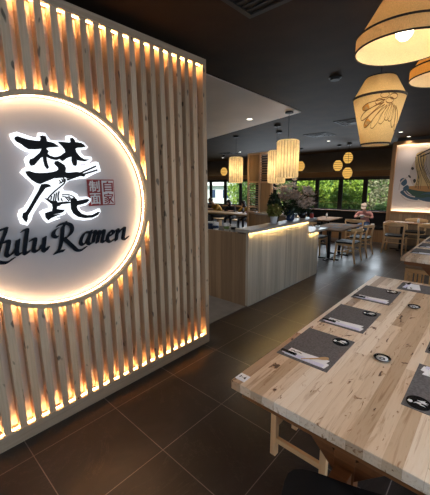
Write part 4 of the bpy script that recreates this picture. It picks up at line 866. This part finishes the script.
fb = thing('flower_bunch', 'loose bunch of cream-pink blossoms spreading from the blue vase', 'flowers', (-2.64, 4.83, 1.14)); r = random.Random(12)
st = BM(); fo = BM(); tips = []
for k in range(26):
    a = r.uniform(0, 2*PI); sp_ = r.uniform(.05, .34); hz = r.uniform(.26, .68) if sp_ < .22 else r.uniform(.12, .5)
    tip = (sp_*math.cos(a)*.95, sp_*math.sin(a), hz); tips.append(tip)
    tube(st, [(0, 0, .10), (tip[0]*.3, tip[1]*.3, hz*.6), tip], .004, 5)
obj('stem', st, M['leafD'], fb); leaves(fo, (0, 0, .22), (.2, .2, .16), 260, .045, r); obj('leaf_mass', fo, M['leafD'], fb)
for tip in tips:
    b = BM()
    for _ in range(8): petals(b, (tip[0]+r.uniform(-.07, .07), tip[1]+r.uniform(-.07, .07), tip[2]+r.uniform(-.07, .06)), .078, r, 7)
    obj('blossom', b, M['blossom'], fb)
vb = thing('dark_vase', 'dark round vase behind the blue one holding dusty rose flowers', 'vase', (-2.68, 5.37, 1.137)); obj('body', lathe(BM(), [(.05, 0), (.08, .05), (.07, .12), (.05, .14), (.04, .13), (.001, .1)], 24), M['ceramic'], vb, smooth=True)
obj('rim', lathe(BM(), [(.05, .138), (.055, .145), (.045, .145)], 24), M['ceramic'], vb)
fb2 = thing('flower_bunch', 'dense dark bunch of dusty rose dried flowers right of the pale blossoms', 'flowers', (-2.68, 5.37, 1.14)); r = random.Random(13); st = BM(); tips = []
for k in range(18):
    a = r.uniform(0, 2*PI); sp_ = r.uniform(.02, .24); hz = .2+r.uniform(0, .38)*(1-sp_*1.5); tip = (sp_*math.cos(a), sp_*math.sin(a)+.05, hz); tips.append(tip); tube(st, [(0, 0, .09), tip], .004, 5)
obj('stem', st, M['leafD'], fb2)
for tip in tips:
    b = BM()
    for _ in range(9): petals(b, (tip[0]+r.uniform(-.05, .05), tip[1]+r.uniform(-.05, .05), tip[2]+r.uniform(-.05, .05)), .045, r, 6)
    obj('blossom', b, M['dusty'], fb2)
b = BM(); leaves(b, (0, 0, .2), (.17, .17, .12), 160, .05, r); obj('leaf_mass', b, M['leafD'], fb2)
lp = thing('leafy_plant', 'tall dark leafy plant standing on the counter behind the white pot', 'plant', (-2.745, 4.54, 1.137)); r = random.Random(14)
obj('pot', lathe(BM(), [(.04, 0), (.055, .10), (.05, .10), (.001, .08)], 24), M['black'], lp); b = BM(); leaves(b, (-.03, -.02, .28), (.10, .10, .20), 420, .05, r, shell=0); obj('foliage', b, M['leafD'], lp); obj('stem', tube(BM(), [(0, 0, .07), (-.02, 0, .3)], .006, 6), M['leafD'], lp)
# small red flower item, table tag on the low shelf
t = thing('candle_jar', 'small red jar standing at the far end of the stone top', 'jar', (-2.56, 5.50, 1.137)); obj('jar', lathe(BM(), [(.03, 0), (.035, .01), (.035, .07), (.03, .08)], 20, close=True), M['redp'], t, smooth=True); obj('lid', cyl(BM(), (0, 0, 0), .031, .08, .09, 20), M['black'], t)
t = thing('card_terminal', 'small white card reader on the low shelf at the counter end', 'card reader', (-2.62, 5.92, .8975), .4); obj('body', boxo(-.04, .04, -.08, .08, 0, .045), M['white'], t, bevel=.008); obj('screen', boxo(-.028, .028, .0, .06, .045, .048), M['black'], t)
# items behind the end panel
def cup(label, loc, m, band, r=.045, h=.11):
    t = thing('paper_cup', label, 'cup', loc); obj('body', lathe(BM(), [(r*.75, 0), (r, h), (r*.93, h), (r*.7, .01), (.001, .01)], 24), m, t, smooth=True); obj('band', lathe(BM(), [(r*.84+.001, h*.3), (r*.93+.002, h*.65), (r*.93, h*.65), (r*.84-.001, h*.3)], 24), band, t, smooth=True); return t
cup('white cup with blue band behind the counter end panel, left of three', (-3.36, 3.72, 1.02), M['white'], M['navy'], .05, .14); cup('white cup with green band behind the counter end panel, middle of three', (-3.20, 3.80, 1.02), M['white'], M['leafB'], .05, .13); cup('white cup with dark band behind the counter end panel, right of three', (-3.08, 3.82, 1.02), M['white'], M['black'], .045, .12)
t = thing('storage_box', 'blue plastic box behind the counter end panel beside the cups', 'box', (-3.62, 3.85, 1.02), .2); obj('body', boxo(-.09, .09, -.07, .07, 0, .10), M['navy'], t, bevel=.006); obj('lid', boxo(-.095, .095, -.075, .075, .10, .115), M['white'], t)
t = thing('coffee_machine', 'black coffee machine low on the bench behind the counter end panel', 'coffee machine', (-4.05, 3.9, 1.02)); obj('housing', boxo(-.22, .22, -.2, .2, .0, .20), M['black'], t, bevel=.01); obj('group_head', cyl(BM(), (0, -.22, 0), .035, .08, .14, 16), M['steel'], t); obj('drip_tray', boxo(-.16, .16, -.28, -.2, 0, .03), M['steel'], t)

# ------------------------------------------------------------------ left communal table and the people at it
ct = thing('communal_table', 'long light wood communal table with people at the far left windows', 'table', (-7.1, 8.45, 0))
obj('tabletop', boxo(-1.6, 1.6, -.36, .36, .76, .80), M['oakx'], ct, bevel=.004)
for sx in (-1, 1):
    for sy in (-1, 1): obj('leg', boxo(sx*1.5-.04, sx*1.5+.04, sy*.29-.04, sy*.29+.04, 0, .76), M['timberz'], ct)
bq = thing('wooden_bench', 'wooden bench on the window side of the communal table', 'bench', (-7.5, 9.62, 0)); obj('seat', boxo(-1.2, 1.2, -.16, .16, .38, .42), M['oakx'], bq)
for sx in (-1, 1): obj('leg', boxo(sx*1.0-.03, sx*1.0+.03, -.13, .13, 0, .38), M['oak'], bq)
t = thing('food_basket', 'red basket of food on the communal table', 'basket', (-6.2, 8.55, .80)); obj('basket', lathe(BM(), [(.09, 0), (.14, .07), (.13, .07), (.08, .01), (.001, .01)], 20), M['redp'], t, smooth=True); b = BM(); leaves(b, (0, 0, .08), (.09, .09, .05), 60, .03, random.Random(3)); obj('food', b, M['m_broth'], t)
bottle('dark sauce bottle on the communal table left of the screen', (-5.85, 8.5, .80), M['ceramic'], .24, .035); bottle('tall red-capped bottle on the communal table beside the basket', (-6.5, 8.6, .80), M['ceramic'], .2, .03)
b = thing('dark_stool', 'dark stool between the counter and the communal table', 'stool', (-5.4, 6.2, 0)); obj('seat', boxo(-.2, .2, -.2, .2, .62, .66), M['panel'], b)
for sx in (-1, 1):
    for sy in (-1, 1): obj('leg', boxo(sx*.17-.02, sx*.17+.02, sy*.17-.02, sy*.17+.02, 0, .62), M['oak'], b)

def skin_body(name, chains, mats, pick, parent, root=None, sub=1):
    """chains: lists of (x, y, z, r); joints that coincide are shared. grown into one continuous surface"""
    me = bpy.data.meshes.new(name); verts = []; rad = []; edges = []; idx = {}
    for ch in chains:
        prev = None
        for x, y, z, r_ in ch:
            key = (round(x, 3), round(y, 3), round(z, 3))
            if key not in idx: idx[key] = len(verts); verts.append((x, y, z)); rad.append(r_)
            i = idx[key]
            if prev is not None: edges.append((prev, i))
            prev = i
    me.from_pydata(verts, edges, []); o = bpy.data.objects.new(name, me); C.objects.link(o)
    mod = o.modifiers.new('skin', 'SKIN'); mod.use_smooth_shade = True
    for i, sv_ in enumerate(me.skin_vertices[0].data):
        sv_.radius = rad[i] if isinstance(rad[i], tuple) else (rad[i], rad[i]); sv_.use_root = (i == 0)
    s = o.modifiers.new('sub', 'SUBSURF'); s.levels = sub; s.render_levels = sub
    bpy.context.view_layer.update(); dg = bpy.context.evaluated_depsgraph_get()
    m2 = bpy.data.meshes.new_from_object(o.evaluated_get(dg)); bpy.data.objects.remove(o)
    o = bpy.data.objects.new(name, m2); C.objects.link(o); m2.materials.clear()
    for m_ in mats: m2.materials.append(m_)
    for p in m2.polygons: p.material_index = pick(p.center); p.use_smooth = True
    o.parent = parent; return o
def seated(label, loc, rz, lean, top, trousers, handz, sc=1.0, bowl_gap=.05, facing_up=False):
    """seated figure, origin on the floor under the hips, facing +y"""
    t = thing('person', label, 'person', loc, rz); t.scale = (sc, sc, sc)
    H = (0, 0, .56); ch = (0, .10+lean*.5, .86); nk = (0, .16+lean, 1.02); hd = (0, .20+lean*1.25, 1.12)
    arms = []
    for s in (-1, 1):
        sh = (s*.17, ch[1]+.04, .96); el = (s*.27, ch[1]+.16, .80); ha = (s*(bowl_gap+.04), ch[1]+.40, handz)
        arms.append([(*ch, .13), (*sh, .062), ((sh[0]+el[0])/2+s*.01, (sh[1]+el[1])/2, (sh[2]+el[2])/2, .050), (*el, .042), ((el[0]+ha[0])/2, (el[1]+ha[1])/2, (el[2]+ha[2])/2, .034), (*ha, .026), (ha[0]-s*.008, ha[1]+.045, ha[2]+.005, .028)])
    legs = []
    for s in (-1, 1):
        legs.append([(*H, .13), (s*.09, .06, .54, .088), (s*.11, .28, .54, .075), (s*.12, .46, .52, .060), (s*.12, .46, .28, .050), (s*.12, .44, .09, .036), (s*.12, .50, .045, .036), (s*.125, .60, .035, .032)])
    body = [[(*H, .13), (0, .04+lean*.2, .70, (.135)), (*ch, .13), (*nk, .055), (hd[0], hd[1]-.01, hd[2]-.03, .06)]]
    hand_y = ch[1]+.36
    def pick(c):
        if c.y > hand_y-.10 and c.z > .6: return 2
        if c.z > nk[2]-.005: return 2
        if c.z < .09: return 3
        if c.z < .64 and not (abs(c.x) > .2): return 1
        return 0
    skin_body('body', body+legs+arms, [top, trousers, M['skin'], M['shoe']], pick, t)
    # fingers curl from each palm
    for s in (-1, 1):
        px_ = s*(bowl_gap+.04)-s*.008; py_ = ch[1]+.445; b = BM()
        for k, (dx, ln) in enumerate(((-.024, .052), (-.008, .062), (.008, .058), (.023, .046))):
            tube(b, [(px_+dx, py_-.012, handz+.006), (px_+dx, py_+ln*.5, handz+.010), (px_+dx*.9, py_+ln*.85, handz-.006), (px_+dx*.85, py_+ln*.9, handz-.024)], [.009, .0085, .008, .006], 8)
        tube(b, [(px_-s*.018, py_-.03, handz+.01), (px_-s*.045, py_+.0, handz+.018), (px_-s*.05, py_+.028, handz+.012)], [.011, .010, .007], 8)
        obj('hand_fingers', b, M['skin'], t, smooth=True)
    # head with face
    b = BM(); bmesh.ops.create_uvsphere(b, u_segments=24, v_segments=18, radius=1)
    for v in b.verts:
        x, y, z = v.co; jaw = 1-.22*max(0, -z); f = max(0, y)
        v.co = Vector((x*.074*jaw, y*.092*(1-.10*max(0, -z))+(.006*f if abs(x) < .3 else 0), z*.112))
        if f > .9 and abs(x) < .16 and -.35 < z < .12: v.co.y += .016*(1-abs(x)/.16)
    hdo = obj('head', b, M['skin'], t, smooth=True, loc=(hd[0], hd[1]+.03, hd[2]+.03)); hdo.rotation_euler = (-.35-lean, 0, 0)
    b = BM()
    for s in (-1, 1):
        bmesh.ops.create_uvsphere(b, u_segments=8, v_segments=6, radius=.009, matrix=Matrix.Translation((s*.028, .084, .012)))
    obj('eye', b, M['hair'], hdo); b = BM(); tube(b, [(-.022, .082, -.045), (0, .088, -.047), (.022, .082, -.045)], .004, 6); obj('mouth', b, M['pink'], hdo)
    for s in (-1, 1):
        b = BM(); bmesh.ops.create_uvsphere(b, u_segments=10, v_segments=8, radius=.02, matrix=Matrix.Translation((s*.074, 0, 0)) @ Matrix.Diagonal((.4, .7, 1.2, 1))); obj('ear', b, M['skin'], hdo, smooth=True)
    return t, hdo
def hair_cap(hdo, m, long=False):
    b = BM(); bmesh.ops.create_uvsphere(b, u_segments=20, v_segments=14, radius=1)
    for v in b.verts:
        x, y, z = v.co; v.co = Vector((x*.084, y*.100-.010, z*.118+.012))
    dele = [v for v in b.verts if v.co.z < (-.02 if not long else -.12)+(.07 if v.co.y > .03 else 0)]
    bmesh.ops.delete(b, geom=dele, context='VERTS')
    if long:
        for v in b.verts:
            if v.co.z < -.03: v.co.z -= .08
    return obj('hair', b, m, hdo, smooth=True)
p, hdo = seated('person in dusty pink tee and pale cap eating from a bowl on the window bench', (-3.08, 10.44, .0), PI+.12, .10, M['pink'], M['jeans'], .86, .92)
hair_cap(hdo, M['hair'])
b = BM(); lathe(b, [(.088, .03), (.090, .06), (.080, .10), (.05, .125), (.001, .132)], 24)
for v in b.verts: v.co.y = v.co.y*1.12-.008
prism(b, smooth_path([(-.07, .06), (-.06, .14), (0, .17), (.06, .14), (.07, .06)], 4, True), lambda u, v, d: (u, v, d-.15*(v-.06)), .030, .038)
obj('cap', b, M['cap'], hdo, smooth=True)
sn, cs_ = math.sin(PI+.12), math.cos(PI+.12)
bx_, by_ = 0, (.10+.05+.40+.03)*.92
bw = thing('ramen_bowl', 'small white bowl held up in the hands of the diner on the bench', 'bowl', (-3.08-sn*by_, 10.44+cs_*by_, .86*.92-.045)); obj('bowl', lathe(BM(), [(.03, 0), (.035, .008), (.075, .06), (.082, .085), (.077, .085), (.06, .03), (.001, .015)], 28), M['white'], bw, smooth=True); obj('broth', cyl(BM(), (0, 0, 0), .068, .064, .066, 24), M['m_broth'], bw)
p, hdo = seated('hunched person in a mustard jacket at the communal table', (-8.25, 9.50, .0), PI-.45, .2, M['mustard'], M['darkcloth'], .84, 1.0, .1); hair_cap(hdo, M['hair'])
p, hdo = seated('person with long dark hair and yellow top at the communal table', (-7.05, 9.60, .0), PI, .04, M['yellow'], M['darkcloth'], .84, .92, .1); hair_cap(hdo, M['hair'], True)
p, hdo = seated('dark-haired person in dark clothes between the two yellow-clad diners', (-7.76, 9.60, .0), PI+.2, .10, M['darkcloth'], M['darkcloth'], .84, .95, .1); hair_cap(hdo, M['hair'], True)
bpy.context.view_layer.update()
